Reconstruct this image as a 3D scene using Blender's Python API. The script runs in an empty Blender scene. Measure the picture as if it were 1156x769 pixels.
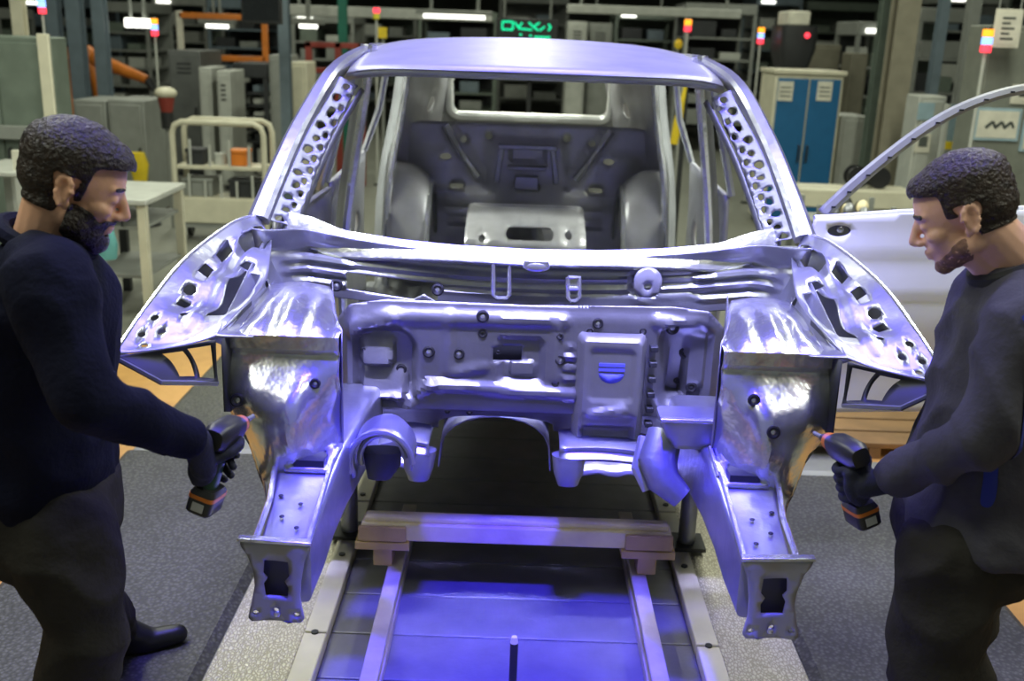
import bpy, bmesh, math, random
from mathutils import Vector as V, Matrix, noise
from mathutils.geometry import delaunay_2d_cdt
random.seed(7)
SC = bpy.context.scene
COL = SC.collection
PI = math.pi

# ------------------------------------------------------------------ camera
F, PITCH, ROLL, EYE = 1150.0, math.radians(16.7), math.radians(2.0), 1.75
cp, sp, cr, sr = math.cos(PITCH), math.sin(PITCH), math.cos(ROLL), math.sin(ROLL)
fwd = V((0, cp, -sp)); upv = V((0, sp, cp)); rgt = V((1, 0, 0))
cam_d = bpy.data.cameras.new('camera'); cam = bpy.data.objects.new('camera', cam_d); COL.objects.link(cam)
cam_d.sensor_width = 36; cam_d.lens = 36 * F / 1156
cam_d.clip_start = 0.05; cam_d.clip_end = 300
cam_d.dof.use_dof = True; cam_d.dof.focus_distance = 2.5; cam_d.dof.aperture_fstop = 3.2
ci = rgt * cr + upv * sr                       # camera right / up, rolled
cu = upv * cr - rgt * sr
cam.matrix_world = Matrix(((ci.x, cu.x, -fwd.x, 0), (ci.y, cu.y, -fwd.y, 0), (ci.z, cu.z, -fwd.z, EYE), (0, 0, 0, 1)))
SC.camera = cam

def ray(px, py):
    a, b = px - 578, 384.5 - py
    u, v = (a * cr - b * sr) / F, (a * sr + b * cr) / F
    return V((u, cp + v * sp, -sp + v * cp))
def at(px, py, Y):
    d = ray(px, py); t = Y / d.y
    return V((d.x * t, Y, EYE + d.z * t))

# ------------------------------------------------------------------ world, exposure, lights
SC.view_settings.view_transform = 'Standard'; SC.view_settings.look = 'None'
SC.view_settings.exposure = 0.0; SC.view_settings.gamma = 1.0; SC.view_settings.use_curve_mapping = False
w = bpy.data.worlds.new('hall_air'); SC.world = w; w.use_nodes = True
w.node_tree.nodes['Background'].inputs[0].default_value = (0.72, 0.80, 0.70, 1)
w.node_tree.nodes['Background'].inputs[1].default_value = 0.20

def area(name, loc, size, size_y, power, col, target=None, spread=180):
    l = bpy.data.lights.new(name, 'AREA'); l.shape = 'RECTANGLE'; l.size = size; l.size_y = size_y
    l.energy = power; l.color = col; l.spread = math.radians(spread)
    o = bpy.data.objects.new(name, l); COL.objects.link(o); o.location = loc
    if target is not None:
        o.rotation_euler = (V(target) - V(loc)).to_track_quat('-Z', 'Y').to_euler()
    return o
STATION = [
    area('station_light_blue', (0.045, 2.5, 3.0), 2.3, 0.6, 32, (0.13, 0.10, 1.0), (0.045, 2.51, 0), 75),
    area('station_light_line', (0.045, 2.15, 2.9), 1.5, 0.08, 15, (0.44, 0.44, 1.0), (0.045, 2.80, 1.18), 30),
    area('station_light_roof', (0.045, 3.7, 3.4), 1.3, 1.0, 28, (0.20, 0.17, 1.0), (0.045, 3.71, 0), 65),
]
bl = bpy.data.lights.new('station_light_belt', 'SPOT'); bl.energy = 1500; bl.color = (0.05, 0.03, 1.0); bl.spot_size = math.radians(30); bl.spot_blend = 0.3; bl.shadow_soft_size = 0.08
blo = bpy.data.objects.new('station_light_belt', bl); COL.objects.link(blo); blo.location = (0.03, 1.6, 2.9)
blo.rotation_euler = (V((0.03, 2.28, 0)) - V(blo.location)).to_track_quat('-Z', 'Y').to_euler()
for sx_ in (-1, 1):
    area('added_cabin_fill', (0.05 + sx_ * 1.75, 4.7, 2.35), 0.15, 2.4, 26, (0.95, 1.0, 0.86), (0.05, 5.1, 0.95), 70)  # unseen lights added beside the car to brighten its interior
HALLCOL = (0.96, 1.0, 0.82)
HALL = []
for i, (x, y) in enumerate([(-2.6, 1.6), (2.6, 1.6), (-2.6, 5.0), (2.6, 5.0), (-3.4, 9.5), (0, 9.5), (3.4, 9.5), (-4, 14.5), (0, 14.5), (4, 14.5)]):
    HALL.append(area('hall_light', (x, y, 4.6), 0.3, 2.4, (70 if y > 8 else 130) if y > 4 else 125, HALLCOL, (x, y, 0)))

# ------------------------------------------------------------------ materials
MATS = {}
def mat(name, col, metal=0.0, rough=0.6, bump=0.0, bscale=40, var=0.12, vscale=9, emit=None, es=1.0, spec=None):
    if name in MATS: return MATS[name]
    m = bpy.data.materials.new(name); m.use_nodes = True
    nt = m.node_tree; b = nt.nodes['Principled BSDF']
    b.inputs['Metallic'].default_value = metal; b.inputs['Roughness'].default_value = rough
    if spec is not None: b.inputs['Specular IOR Level'].default_value = spec
    tc = nt.nodes.new('ShaderNodeTexCoord')
    n = nt.nodes.new('ShaderNodeTexNoise'); n.inputs['Scale'].default_value = vscale; n.inputs['Detail'].default_value = 4
    nt.links.new(tc.outputs['Object'], n.inputs['Vector'])
    r = nt.nodes.new('ShaderNodeValToRGB')
    r.color_ramp.elements[0].position = 0.3; r.color_ramp.elements[1].position = 0.7
    r.color_ramp.elements[0].color = tuple(c * (1 - var) for c in col) + (1,)
    r.color_ramp.elements[1].color = tuple(min(1, c * (1 + var)) for c in col) + (1,)
    nt.links.new(n.outputs['Fac'], r.inputs['Fac']); nt.links.new(r.outputs['Color'], b.inputs['Base Color'])
    if bump:
        n2 = nt.nodes.new('ShaderNodeTexNoise'); n2.inputs['Scale'].default_value = bscale; n2.inputs['Detail'].default_value = 3
        nt.links.new(tc.outputs['Object'], n2.inputs['Vector'])
        bp = nt.nodes.new('ShaderNodeBump'); bp.inputs['Strength'].default_value = bump; bp.inputs['Distance'].default_value = 0.01
        nt.links.new(n2.outputs['Fac'], bp.inputs['Height']); nt.links.new(bp.outputs['Normal'], b.inputs['Normal'])
    if emit:
        b.inputs['Emission Color'].default_value = emit + (1,); b.inputs['Emission Strength'].default_value = es
    MATS[name] = m
    return m
STEEL = mat('galvanised_steel', (0.45, 0.46, 0.49), 0.85, 0.34, 0.22, 26, 0.14, 7)
STEELD = mat('dull_steel', (0.31, 0.32, 0.34), 0.8, 0.45, 0.2, 30, 0.15, 7)
STEELB = mat('bright_steel', (0.68, 0.69, 0.72), 0.85, 0.25, 0.45, 15, 0.12, 8)
STEELC = mat('coated_steel', (0.34, 0.34, 0.37), 0.45, 0.42, 0.12, 30, 0.1, 8)
BULKM = mat('bulkhead_steel', (0.20, 0.20, 0.215), 0.6, 0.36, 0.16, 28, 0.12, 9)
INTER = mat('interior_steel', (0.50, 0.50, 0.54), 0.5, 0.4, 0.15, 30, 0.12, 8)
FRAMEW = mat('pale_frame', (0.80, 0.81, 0.80), 0.3, 0.3)
PRIMER = mat('white_primer', (0.86, 0.88, 0.86), 0.0, 0.35, 0.0, 1, 0.03)
RUBBER = mat('black_rubber', (0.012, 0.012, 0.014), 0, 0.45)
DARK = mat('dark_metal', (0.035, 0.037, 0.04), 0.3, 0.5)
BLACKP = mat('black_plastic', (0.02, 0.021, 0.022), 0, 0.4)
CREAM = mat('cream_paint', (0.58, 0.55, 0.42), 0, 0.45, 0, 1, 0.08)
GREY = mat('grey_paint', (0.23, 0.24, 0.22), 0, 0.5, 0, 1, 0.1)
LGREY = mat('light_grey_paint', (0.42, 0.43, 0.39), 0, 0.5, 0, 1, 0.1)
OLIVE = mat('grey_green_paint', (0.13, 0.16, 0.13), 0, 0.5, 0, 1, 0.12)
BLUEGREY = mat('blue_grey_steel', (0.14, 0.18, 0.21), 0.2, 0.5)
ORANGE = mat('orange_paint', (0.65, 0.19, 0.02), 0, 0.45)
YELLOW = mat('yellow_paint', (0.75, 0.55, 0.02), 0, 0.5)
REDP = mat('dark_red_paint', (0.22, 0.03, 0.02), 0, 0.5)
CABBLUE = mat('blue_paint', (0.012, 0.115, 0.27), 0, 0.4, 0, 1, 0.06)
PAPER = mat('paper', (0.62, 0.60, 0.50), 0, 0.8)
INK = mat('ink', (0.08, 0.09, 0.08), 0, 0.8)
GLASSB = mat('pale_blue_panel', (0.32, 0.44, 0.50), 0, 0.2)
TEAL = mat('teal_cloth', (0.10, 0.30, 0.30), 0, 0.9, 0.3, 60)
WOODB = mat('worn_beam', (0.88, 0.74, 0.48), 0.0, 0.5, 0.15, 50, 0.22, 6)
BRASS = mat('worn_brass_block', (0.50, 0.36, 0.17), 0.3, 0.45, 0.1, 40, 0.2, 8)
BARM = mat('worn_bar_steel', (0.50, 0.45, 0.38), 0.4, 0.45, 0.15, 40, 0.2, 8)
SKIN = mat('skin', (0.70, 0.39, 0.25), 0, 0.5, 0.05, 120, 0.10, 14)
SKIN2 = mat('fair_skin', (0.74, 0.43, 0.31), 0, 0.5, 0.05, 120, 0.10, 14)
HAIRM = mat('dark_brown_hair', (0.022, 0.014, 0.010), 0, 0.5, 0.8, 140, 0.5, 60)
STUBBLE = mat('stubble', (0.24, 0.13, 0.10), 0, 0.7, 0.5, 160, 0.3, 60)
HAIRM2 = mat('brown_hair', (0.030, 0.018, 0.012), 0, 0.5, 0.8, 140, 0.5, 60)
NAVY = mat('navy_knit', (0.006, 0.007, 0.020), 0, 0.85, 0.25, 90, 0.2, 12, spec=0.12)
JACKET = mat('grey_work_jacket', (0.060, 0.058, 0.072), 0, 0.85, 0.2, 80, 0.15, 12, spec=0.12)
STRIPE = mat('blue_stripe_fabric', (0.010, 0.022, 0.22), 0, 0.8)
TROUS = mat('charcoal_work_cloth', (0.028, 0.026, 0.024), 0, 0.9, 0.25, 80, 0.18, 10, spec=0.12)
GLOVE = mat('dark_glove', (0.010, 0.012, 0.028), 0, 0.8, 0.2, 120)
SHOE = mat('black_leather', (0.010, 0.010, 0.011), 0, 0.4)
TOOLG = mat('tool_dark_green', (0.010, 0.045, 0.025), 0, 0.4)
TOOLO = mat('tool_orange', (0.60, 0.17, 0.02), 0, 0.4)
LABEL = mat('grey_label', (0.45, 0.46, 0.44), 0, 0.6)
def emat(n, c, s): return mat(n, tuple(x * 0.5 for x in c), 0, 0.4, emit=c, es=s)
E_RED = emat('lit_red', (1.0, 0.05, 0.08), 2.0)
E_ORG = emat('lit_orange', (1.0, 0.35, 0.02), 2.0)
E_BLU = emat('lit_blue', (0.25, 0.45, 1.0), 2.0)
E_GRN = emat('lit_green', (0.0, 0.85, 0.38), 1.1)
E_WHT = emat('lit_white', (1.0, 1.0, 0.9), 3.0)
E_SIGN = emat('lit_red_sign', (0.85, 0.05, 0.02), 0.8)

def checker_plate():
    m = bpy.data.materials.new('checker_plate'); m.use_nodes = True; nt = m.node_tree; b = nt.nodes['Principled BSDF']
    tc = nt.nodes.new('ShaderNodeTexCoord'); mp = nt.nodes.new('ShaderNodeMapping'); mp.inputs['Scale'].default_value = (110, 60, 1); mp.inputs['Rotation'].default_value = (0, 0, 0.6)
    vo = nt.nodes.new('ShaderNodeTexVoronoi'); vo.inputs['Scale'].default_value = 1.0; vo.feature = 'DISTANCE_TO_EDGE'
    nt.links.new(tc.outputs['Object'], mp.inputs['Vector']); nt.links.new(mp.outputs['Vector'], vo.inputs['Vector'])
    r = nt.nodes.new('ShaderNodeValToRGB'); r.color_ramp.elements[0].position = 0.03; r.color_ramp.elements[1].position = 0.2
    r.color_ramp.elements[0].color = (0.34, 0.31, 0.24, 1); r.color_ramp.elements[1].color = (0.60, 0.57, 0.46, 1)
    nt.links.new(vo.outputs['Distance'], r.inputs['Fac']); nt.links.new(r.outputs['Color'], b.inputs['Base Color'])
    bp = nt.nodes.new('ShaderNodeBump'); bp.inputs['Strength'].default_value = 0.7; bp.inputs['Distance'].default_value = 0.004
    nt.links.new(vo.outputs['Distance'], bp.inputs['Height']); nt.links.new(bp.outputs['Normal'], b.inputs['Normal'])
    b.inputs['Metallic'].default_value = 0.25; b.inputs['Roughness'].default_value = 0.42
    return m
PLATE = checker_plate()
def mat_rubber_mat():
    m = bpy.data.materials.new('studded_mat'); m.use_nodes = True; nt = m.node_tree; b = nt.nodes['Principled BSDF']
    tc = nt.nodes.new('ShaderNodeTexCoord')
    vo = nt.nodes.new('ShaderNodeTexVoronoi'); vo.inputs['Scale'].default_value = 75
    no = nt.nodes.new('ShaderNodeTexNoise'); no.inputs['Scale'].default_value = 5; no.inputs['Detail'].default_value = 6
    nt.links.new(tc.outputs['Object'], vo.inputs['Vector']); nt.links.new(tc.outputs['Object'], no.inputs['Vector'])
    r = nt.nodes.new('ShaderNodeValToRGB'); r.color_ramp.elements[0].color = (0.165, 0.165, 0.132, 1); r.color_ramp.elements[1].color = (0.068, 0.068, 0.054, 1)
    r.color_ramp.elements[0].position = 0.1; r.color_ramp.elements[1].position = 0.6
    nt.links.new(vo.outputs['Distance'], r.inputs['Fac'])
    mx = nt.nodes.new('ShaderNodeMixRGB'); mx.blend_type = 'MULTIPLY'; mx.inputs['Fac'].default_value = 0.5
    nt.links.new(r.outputs['Color'], mx.inputs[1]); nt.links.new(no.outputs['Fac'], mx.inputs[2]); nt.links.new(mx.outputs[0], b.inputs['Base Color'])
    bp = nt.nodes.new('ShaderNodeBump'); bp.inputs['Strength'].default_value = 0.6; bp.inputs['Distance'].default_value = 0.004; bp.invert = True
    nt.links.new(vo.outputs['Distance'], bp.inputs['Height']); nt.links.new(bp.outputs['Normal'], b.inputs['Normal'])
    b.inputs['Roughness'].default_value = 0.6
    return m
MATM = mat_rubber_mat()
def mat_floor():
    m = bpy.data.materials.new('painted_floor'); m.use_nodes = True; nt = m.node_tree; b = nt.nodes['Principled BSDF']
    tc = nt.nodes.new('ShaderNodeTexCoord'); sx = nt.nodes.new('ShaderNodeSeparateXYZ'); nt.links.new(tc.outputs['Object'], sx.inputs[0])
    ab = nt.nodes.new('ShaderNodeMath'); ab.operation = 'ABSOLUTE'; nt.links.new(sx.outputs['X'], ab.inputs[0])
    lt = nt.nodes.new('ShaderNodeMath'); lt.operation = 'LESS_THAN'; lt.inputs[1].default_value = 2.35; nt.links.new(ab.outputs[0], lt.inputs[0])
    no = nt.nodes.new('ShaderNodeTexNoise'); no.inputs['Scale'].default_value = 14; no.inputs['Detail'].default_value = 6; nt.links.new(tc.outputs['Object'], no.inputs['Vector'])
    r1 = nt.nodes.new('ShaderNodeValToRGB'); r1.color_ramp.elements[0].color = (0.50, 0.24, 0.05, 1); r1.color_ramp.elements[1].color = (0.72, 0.40, 0.11, 1)
    r2 = nt.nodes.new('ShaderNodeValToRGB'); r2.color_ramp.elements[0].color = (0.16, 0.165, 0.14, 1); r2.color_ramp.elements[1].color = (0.25, 0.25, 0.21, 1)
    for r in (r1, r2): nt.links.new(no.outputs['Fac'], r.inputs['Fac'])
    mx = nt.nodes.new('ShaderNodeMixRGB'); gt = nt.nodes.new('ShaderNodeMath'); gt.operation = 'GREATER_THAN'; gt.inputs[1].default_value = 1.5; nt.links.new(ab.outputs[0], gt.inputs[0]); m0 = nt.nodes.new('ShaderNodeMath'); m0.operation = 'MULTIPLY'; nt.links.new(lt.outputs[0], m0.inputs[0]); nt.links.new(gt.outputs[0], m0.inputs[1]); lt = m0; lt2 = nt.nodes.new('ShaderNodeMath'); lt2.operation = 'LESS_THAN'; lt2.inputs[1].default_value = -10.9; nt.links.new(sx.outputs['Y'], lt2.inputs[0]); mu = nt.nodes.new('ShaderNodeMath'); mu.operation = 'MULTIPLY'; nt.links.new(lt.outputs[0], mu.inputs[0]); nt.links.new(lt2.outputs[0], mu.inputs[1]); nt.links.new(mu.outputs[0], mx.inputs[0]); nt.links.new(r2.outputs[0], mx.inputs[1]); nt.links.new(r1.outputs[0], mx.inputs[2])
    nt.links.new(mx.outputs[0], b.inputs['Base Color']); b.inputs['Roughness'].default_value = 0.45
    return m
FLOORM = mat_floor()
BELT = mat('belt_slat', (0.17, 0.17, 0.18), 0.3, 0.42, 0.1, 60, 0.12, 10)

# ------------------------------------------------------------------ mesh helpers
ORG = {}
def nb(): return bmesh.new()
def build(name, bm, m, parent=None, smooth=True, thick=0, toff=-1, bev=0, sub=0, label=None, ang=0.6):
    bmesh.ops.recalc_face_normals(bm, faces=bm.faces)
    if parent is not None: o0 = ORG[parent.name]
    else:
        xs = [v.co.x for v in bm.verts]; ys = [v.co.y for v in bm.verts]; zs = [v.co.z for v in bm.verts]
        o0 = V(((min(xs) + max(xs)) / 2, (min(ys) + max(ys)) / 2, min(zs)))
    for v in bm.verts: v.co -= o0
    me = bpy.data.meshes.new(name); bm.to_mesh(me); bm.free()
    if smooth:
        me.polygons.foreach_set('use_smooth', [True] * len(me.polygons)); me.set_sharp_from_angle(angle=ang)
    o = bpy.data.objects.new(name, me); COL.objects.link(o); me.materials.append(m)
    if parent is not None: o.parent = parent
    else: o.location = o0
    ORG[o.name] = o0.copy()
    if bev:
        md = o.modifiers.new('bevel', 'BEVEL'); md.width = bev; md.segments = 2; md.limit_method = 'ANGLE'
    if thick:
        md = o.modifiers.new('solid', 'SOLIDIFY'); md.thickness = thick; md.offset = toff
    if sub:
        md = o.modifiers.new('sub', 'SUBSURF'); md.levels = sub; md.render_levels = sub
    if label: o['label'] = label
    return o
def tag(o, label, cat, group=None, kind=None):
    if label: o['label'] = label
    if cat: o['category'] = cat
    if group: o['group'] = group
    if kind: o['kind'] = kind
    return o
def thing(name, label, cat, loc, group=None):
    o = bpy.data.objects.new(name, None); COL.objects.link(o); o.location = loc; o.empty_display_size = 0.05
    ORG[o.name] = V(loc)
    return tag(o, label, cat, group)
def copy_tree(o, label=None, loc=None, parent=None):
    c = o.copy(); COL.objects.link(c)
    if parent is not None: c.parent = parent
    if loc is not None: c.location = loc
    if label: c['label'] = label
    for ch in o.children: copy_tree(ch, parent=c)
    return c
def box(bm, c, s, rot=None):
    r = bmesh.ops.create_cube(bm, size=1)
    M = Matrix.Translation(V(c)) @ (rot.to_4x4() if rot else Matrix.Identity(4)) @ Matrix.Diagonal((s[0], s[1], s[2], 1))
    bmesh.ops.transform(bm, matrix=M, verts=r['verts']); return r['verts']
def boxb(bm, p, q):
    p, q = V(p), V(q); return box(bm, (p + q) / 2, (abs(q.x - p.x), abs(q.y - p.y), abs(q.z - p.z)))
def frame_of(d, up=V((0, 0, 1))):
    d = d.normalized()
    if abs(d.dot(up)) > 0.98: up = V((0, 1, 0))
    x = up.cross(d).normalized(); y = d.cross(x).normalized(); return x, y, d
def bar(bm, p, q, wd, ht, up=V((0, 0, 1))):
    p, q = V(p), V(q); x, y, d = frame_of(q - p, up)
    M = Matrix((x, y, d)).transposed()
    return box(bm, (p + q) / 2, (wd, ht, (q - p).length), M)
def tube(bm, pts, r, n=8, sx=1.0):
    pts = [V(p) for p in pts]; rs = r if isinstance(r, (list, tuple)) else [r] * len(pts)
    rings = []; x = None
    for i, p in enumerate(pts):
        d = (pts[min(i + 1, len(pts) - 1)] - pts[max(i - 1, 0)]).normalized()
        if x is None: x, y, _ = frame_of(d)
        else:
            x = (x - d * x.dot(d)).normalized(); y = d.cross(x)
        rings.append([bm.verts.new(p + (x * math.cos(2 * PI * k / n) * sx + y * math.sin(2 * PI * k / n)) * rs[i]) for k in range(n)])
    for a, b in zip(rings, rings[1:]):
        for k in range(n): bm.faces.new((a[k], a[(k + 1) % n], b[(k + 1) % n], b[k]))
    bm.faces.new(rings[0][::-1]); bm.faces.new(rings[-1])
def cyl(bm, p, q, r1, r2=None, n=16): tube(bm, [p, q], [r1, r1 if r2 is None else r2], n)
def ell(bm, c, r, M=None, sub=3):
    res = bmesh.ops.create_icosphere(bm, subdivisions=sub, radius=1)
    T = Matrix.Translation(V(c)) @ (M.to_4x4() if M else Matrix.Identity(4)) @ Matrix.Diagonal((r[0], r[1], r[2], 1))
    bmesh.ops.transform(bm, matrix=T, verts=res['verts'])
def caps(bm, p, q, r1, r2=None, sub=2):
    r2 = r1 if r2 is None else r2
    ell(bm, p, (r1,) * 3, sub=sub); ell(bm, q, (r2,) * 3, sub=sub)
    if (V(q) - V(p)).length > 1e-5: tube(bm, [p, q], [r1, r2], 16)
def torus(bm, c, nrm, R, r, n=16, m=6):
    x, y, d = frame_of(V(nrm)); c = V(c); rings = []
    for i in range(n):
        a = 2 * PI * i / n; dd = x * math.cos(a) + y * math.sin(a)
        rings.append([bm.verts.new(c + dd * (R + r * math.cos(2 * PI * k / m)) + d * r * math.sin(2 * PI * k / m)) for k in range(m)])
    for i in range(n):
        a, b = rings[i], rings[(i + 1) % n]
        for k in range(m): bm.faces.new((a[k], a[(k + 1) % m], b[(k + 1) % m], b[k]))
def strip(bm, rows):
    g = [[bm.verts.new(V(p)) for p in r] for r in rows]
    for a, b in zip(g, g[1:]):
        for k in range(len(a) - 1): bm.faces.new((a[k], a[k + 1], b[k + 1], b[k]))
def loft(bm, secs, n=28, pw=2.4):
    rings = []
    for c, xd, yd in secs:
        c, xd, yd = V(c), V(xd), V(yd); ring = []
        for k in range(n):
            a = 2 * PI * k / n; ca, sa = math.cos(a), math.sin(a)
            ring.append(bm.verts.new(c + xd * math.copysign(abs(ca) ** (2 / pw), ca) + yd * math.copysign(abs(sa) ** (2 / pw), sa)))
        rings.append(ring)
    for a, b in zip(rings, rings[1:]):
        for k in range(n): bm.faces.new((a[k], a[(k + 1) % n], b[(k + 1) % n], b[k]))
    bm.faces.new(rings[0][::-1]); bm.faces.new(rings[-1])
def resample(poly, step):
    out = []
    for i, p in enumerate(poly):
        q = poly[(i + 1) % len(poly)]; L = math.dist(p, q); n = max(1, int(L / step + 0.5))
        for k in range(n): out.append((p[0] + (q[0] - p[0]) * k / n, p[1] + (q[1] - p[1]) * k / n))
    return out
def circ(cx_, cy_, r, n=12, ry=None):
    ry = r if ry is None else ry
    return [(cx_ + r * math.cos(2 * PI * k / n), cy_ + ry * math.sin(2 * PI * k / n)) for k in range(n)]
def rrect(cx_, cy_, hw, hh, r, n=4):
    out = []
    for sx, sy, a0 in ((1, 1, 0), (-1, 1, 90), (-1, -1, 180), (1, -1, 270)):
        for k in range(n + 1):
            a = math.radians(a0 + 90 * k / n); out.append((cx_ + sx * (hw - r) + r * math.cos(a), cy_ + sy * (hh - r) + r * math.sin(a)))
    return out
def sheet(bm, outer, holes, f, step, stag=False):
    loops = [resample(outer, step)] + [resample(h, step * 0.8) for h in holes]
    pts, edges = [], []
    for lp in loops:
        b = len(pts); pts += [V(p) for p in lp]; edges += [(b + k, b + (k + 1) % len(lp)) for k in range(len(lp))]
    cons = list(pts)
    us = [p[0] for p in outer]; vs = [p[1] for p in outer]
    u = min(us) + step / 2; j = 0
    while u < max(us):
        v = min(vs) + (step / 2 if (j % 2 or not stag) else step)
        while v < max(vs):
            if all((u - c.x) ** 2 + (v - c.y) ** 2 > (0.45 * step) ** 2 for c in cons): pts.append(V((u, v)))
            v += step
        u += step; j += 1
    vv, ee, ff, *_ = delaunay_2d_cdt(pts, edges, [], 0, 1e-6)
    def inside(x, y, P):
        c = False
        for i in range(len(P)):
            (x1, y1), (x2, y2) = P[i - 1], P[i]
            if (y1 > y) != (y2 > y) and x < (x2 - x1) * (y - y1) / (y2 - y1) + x1: c = not c
        return c
    hb = [(min(p[0] for p in h), max(p[0] for p in h), min(p[1] for p in h), max(p[1] for p in h), h) for h in holes]
    def keep(t):
        x = sum(vv[i].x for i in t) / len(t); y = sum(vv[i].y for i in t) / len(t)
        return inside(x, y, outer) and not any(a <= x <= b and c <= y <= d and inside(x, y, h) for a, b, c, d, h in hb)
    ff = [t for t in ff if keep(t)]
    bv = [bm.verts.new(f(p.x, p.y)) for p in vv]
    for t in ff:
        try: bm.faces.new([bv[i] for i in t])
        except ValueError: pass
    loose = [v for v in bm.verts if not v.link_faces]
    bmesh.ops.delete(bm, geom=loose, context='VERTS')
def sst(a, b, x):
    t = max(0, min(1, (x - a) / (b - a))); return t * t * (3 - 2 * t)
def stamp(u, v, cx_, cy_, hw, hh, r, soft):
    qx, qy = abs(u - cx_) - (hw - r), abs(v - cy_) - (hh - r)
    d = math.hypot(max(qx, 0), max(qy, 0)) + min(max(qx, qy), 0) - r
    return 1 - sst(-soft, soft, d)
def seg(u, v, a, b, r, soft):
    dx, dy = b[0] - a[0], b[1] - a[1]; t = max(0, min(1, ((u - a[0]) * dx + (v - a[1]) * dy) / (dx * dx + dy * dy)))
    return 1 - sst(r - soft, r + soft, math.hypot(u - a[0] - t * dx, v - a[1] - t * dy))
def lerp(a, b, t): return a + (b - a) * t
def poly(P, t):
    n = len(P) - 1; t = max(0, min(0.99999, t)) * n; i = int(t); f = t - i
    p0, p1, p2, p3 = P[max(i - 1, 0)], P[i], P[i + 1], P[min(i + 2, n)]
    return 0.5 * ((2 * p1) + (p2 - p0) * f + (2 * p0 - 5 * p1 + 4 * p2 - p3) * f * f + (3 * p1 - p0 - 3 * p2 + p3) * f ** 3)

# ------------------------------------------------------------------ the hall
def struct(name, bm, m, **k):
    o = build(name, bm, m, None, **k); o['kind'] = 'structure'; return o
bm = nb(); boxb(bm, (-16, -3, -0.1), (16, 36, 0)); o = struct('floor', bm, FLOORM, smooth=False)
bm = nb(); boxb(bm, (-16, 36, 0), (16, 36.2, 7)); struct('wall_back', bm, mat('hall_wall', (0.10, 0.11, 0.09), 0, 0.8, 0, 1, 0.3, 1.2), smooth=False)
bm = nb(); boxb(bm, (-16.2, -3, 0), (-16, 36, 7)); struct('wall_left', bm, MATS['hall_wall'], smooth=False)
bm = nb(); boxb(bm, (16, -3, 0), (16.2, 36, 7)); struct('wall_right', bm, MATS['hall_wall'], smooth=False)
bm = nb(); boxb(bm, (-16, -3, 7), (16, 36, 7.2)); struct('ceiling', bm, mat('hall_ceiling', (0.09, 0.095, 0.08), 0, 0.8), smooth=False)

# ------------------------------------------------------------------ skillet conveyor
XC = 0.045
conv = thing('assembly_conveyor', 'slatted conveyor with cream checker plate sides running under the car body', 'conveyor', (0.03, 3.5, 0))
for s in (-1, 1):
    bm = nb(); x0, x1 = 0.03 + s * 0.615, 0.03 + s * 0.845
    boxb(bm, (min(x0, x1), -1.5, 0.001), (max(x0, x1), 8, 0.03)); build('side_plate', bm, PLATE, conv, bev=0.004, label='cream checker plate')
    bm = nb(); x0, x1 = 0.03 + s * 0.545, 0.03 + s * 0.613
    a, b = min(x0, x1), max(x0, x1)
    for y0, y1 in ((-1.5, 2.62), (2.63, 3.5), (3.51, 8)):
        boxb(bm, (a, y0, 0.001), (b, y1, 0.045))
    build('edge_rail', bm, CREAM, conv, bev=0.004)
    for k in range(4):
        bm = nb(); y = 2.15 + k * 0.47
        cyl(bm, (0.03 + s * 0.58, y, 0.044), (0.03 + s * 0.58, y, 0.05), 0.011, n=10)
        build('bolt', bm, DARK, conv)
for k in range(34):
    bm = nb(); y = -1.15 + k * 0.225
    boxb(bm, (0.03 - 0.542, y, 0.001), (0.03 + 0.542, y + 0.219, 0.014)); build('belt_slat', bm, BELT, conv, bev=0.003)
for s in (-1, 1):
    bm = nb(); x = XC - 0.004 + s * 0.388
    boxb(bm, (x - 0.022, 1.7, 0.015), (x + 0.022, 3.35, 0.05)); boxb(bm, (x - 0.012, 1.7, 0.05), (x + 0.012, 3.35, 0.1))
    boxb(bm, (x - 0.024, 1.7, 0.1), (x + 0.024, 3.35, 0.115))
    build('guide_bar', bm, BARM, conv, bev=0.003)
pin = thing('locating_pin', 'dark upright pin with pale tip standing on the blue lit belt', 'pin', (0.033, 2.3, 0.0145))
bm = nb(); cyl(bm, (0.033, 2.3, 0.03), (0.033, 2.3, 0.245), 0.0105, n=16); build('shaft', bm, DARK, pin)
bm = nb(); cyl(bm, (0.033, 2.3, 0.245), (0.033, 2.3, 0.262), 0.011, 0.007, 16); build('tip', bm, CREAM, pin, label='pale tip')
bm = nb(); boxb(bm, (-0.04, 2.265, 0.0145), (0.106, 2.335, 0.032)); build('base_plate', bm, BARM, pin, bev=0.003)
for s in (-1, 1):
    bm = nb(); x = 0.033 + s * 0.046
    boxb(bm, (x - 0.013, 2.28, 0.03), (x + 0.013, 2.32, 0.1)); cyl(bm, (x, 2.279, 0.09), (x, 2.321, 0.09), 0.016, n=14)
    build('lug', bm, BARM, pin, bev=0.002)
beam = thing('cross_beam', 'worn cream cross beam with brass end blocks lying across the guide bars', 'beam', (XC - 0.012, 2.93, 0.1155))
bm = nb(); boxb(bm, (XC - 0.50, 2.90, 0.205), (XC + 0.48, 2.98, 0.262)); boxb(bm, (XC - 0.49, 2.915, 0.262), (XC + 0.47, 2.965, 0.278)); build('beam_bar', bm, WOODB, beam, bev=0.004)
for s in (-1, 1):
    x = XC - 0.012 + s * 0.42
    bm = nb(); boxb(bm, (x - 0.085, 2.885, 0.178), (x + 0.085, 2.995, 0.205)); boxb(bm, (x - 0.03, 2.90, 0.1155), (x + 0.03, 2.98, 0.178)); build('foot_block', bm, BRASS, beam, bev=0.003)
    bm = nb(); boxb(bm, (x - 0.075, 2.885, 0.208), (x + 0.075, 2.899, 0.258)); build('end_plate', bm, BRASS, beam, bev=0.003)
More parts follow.
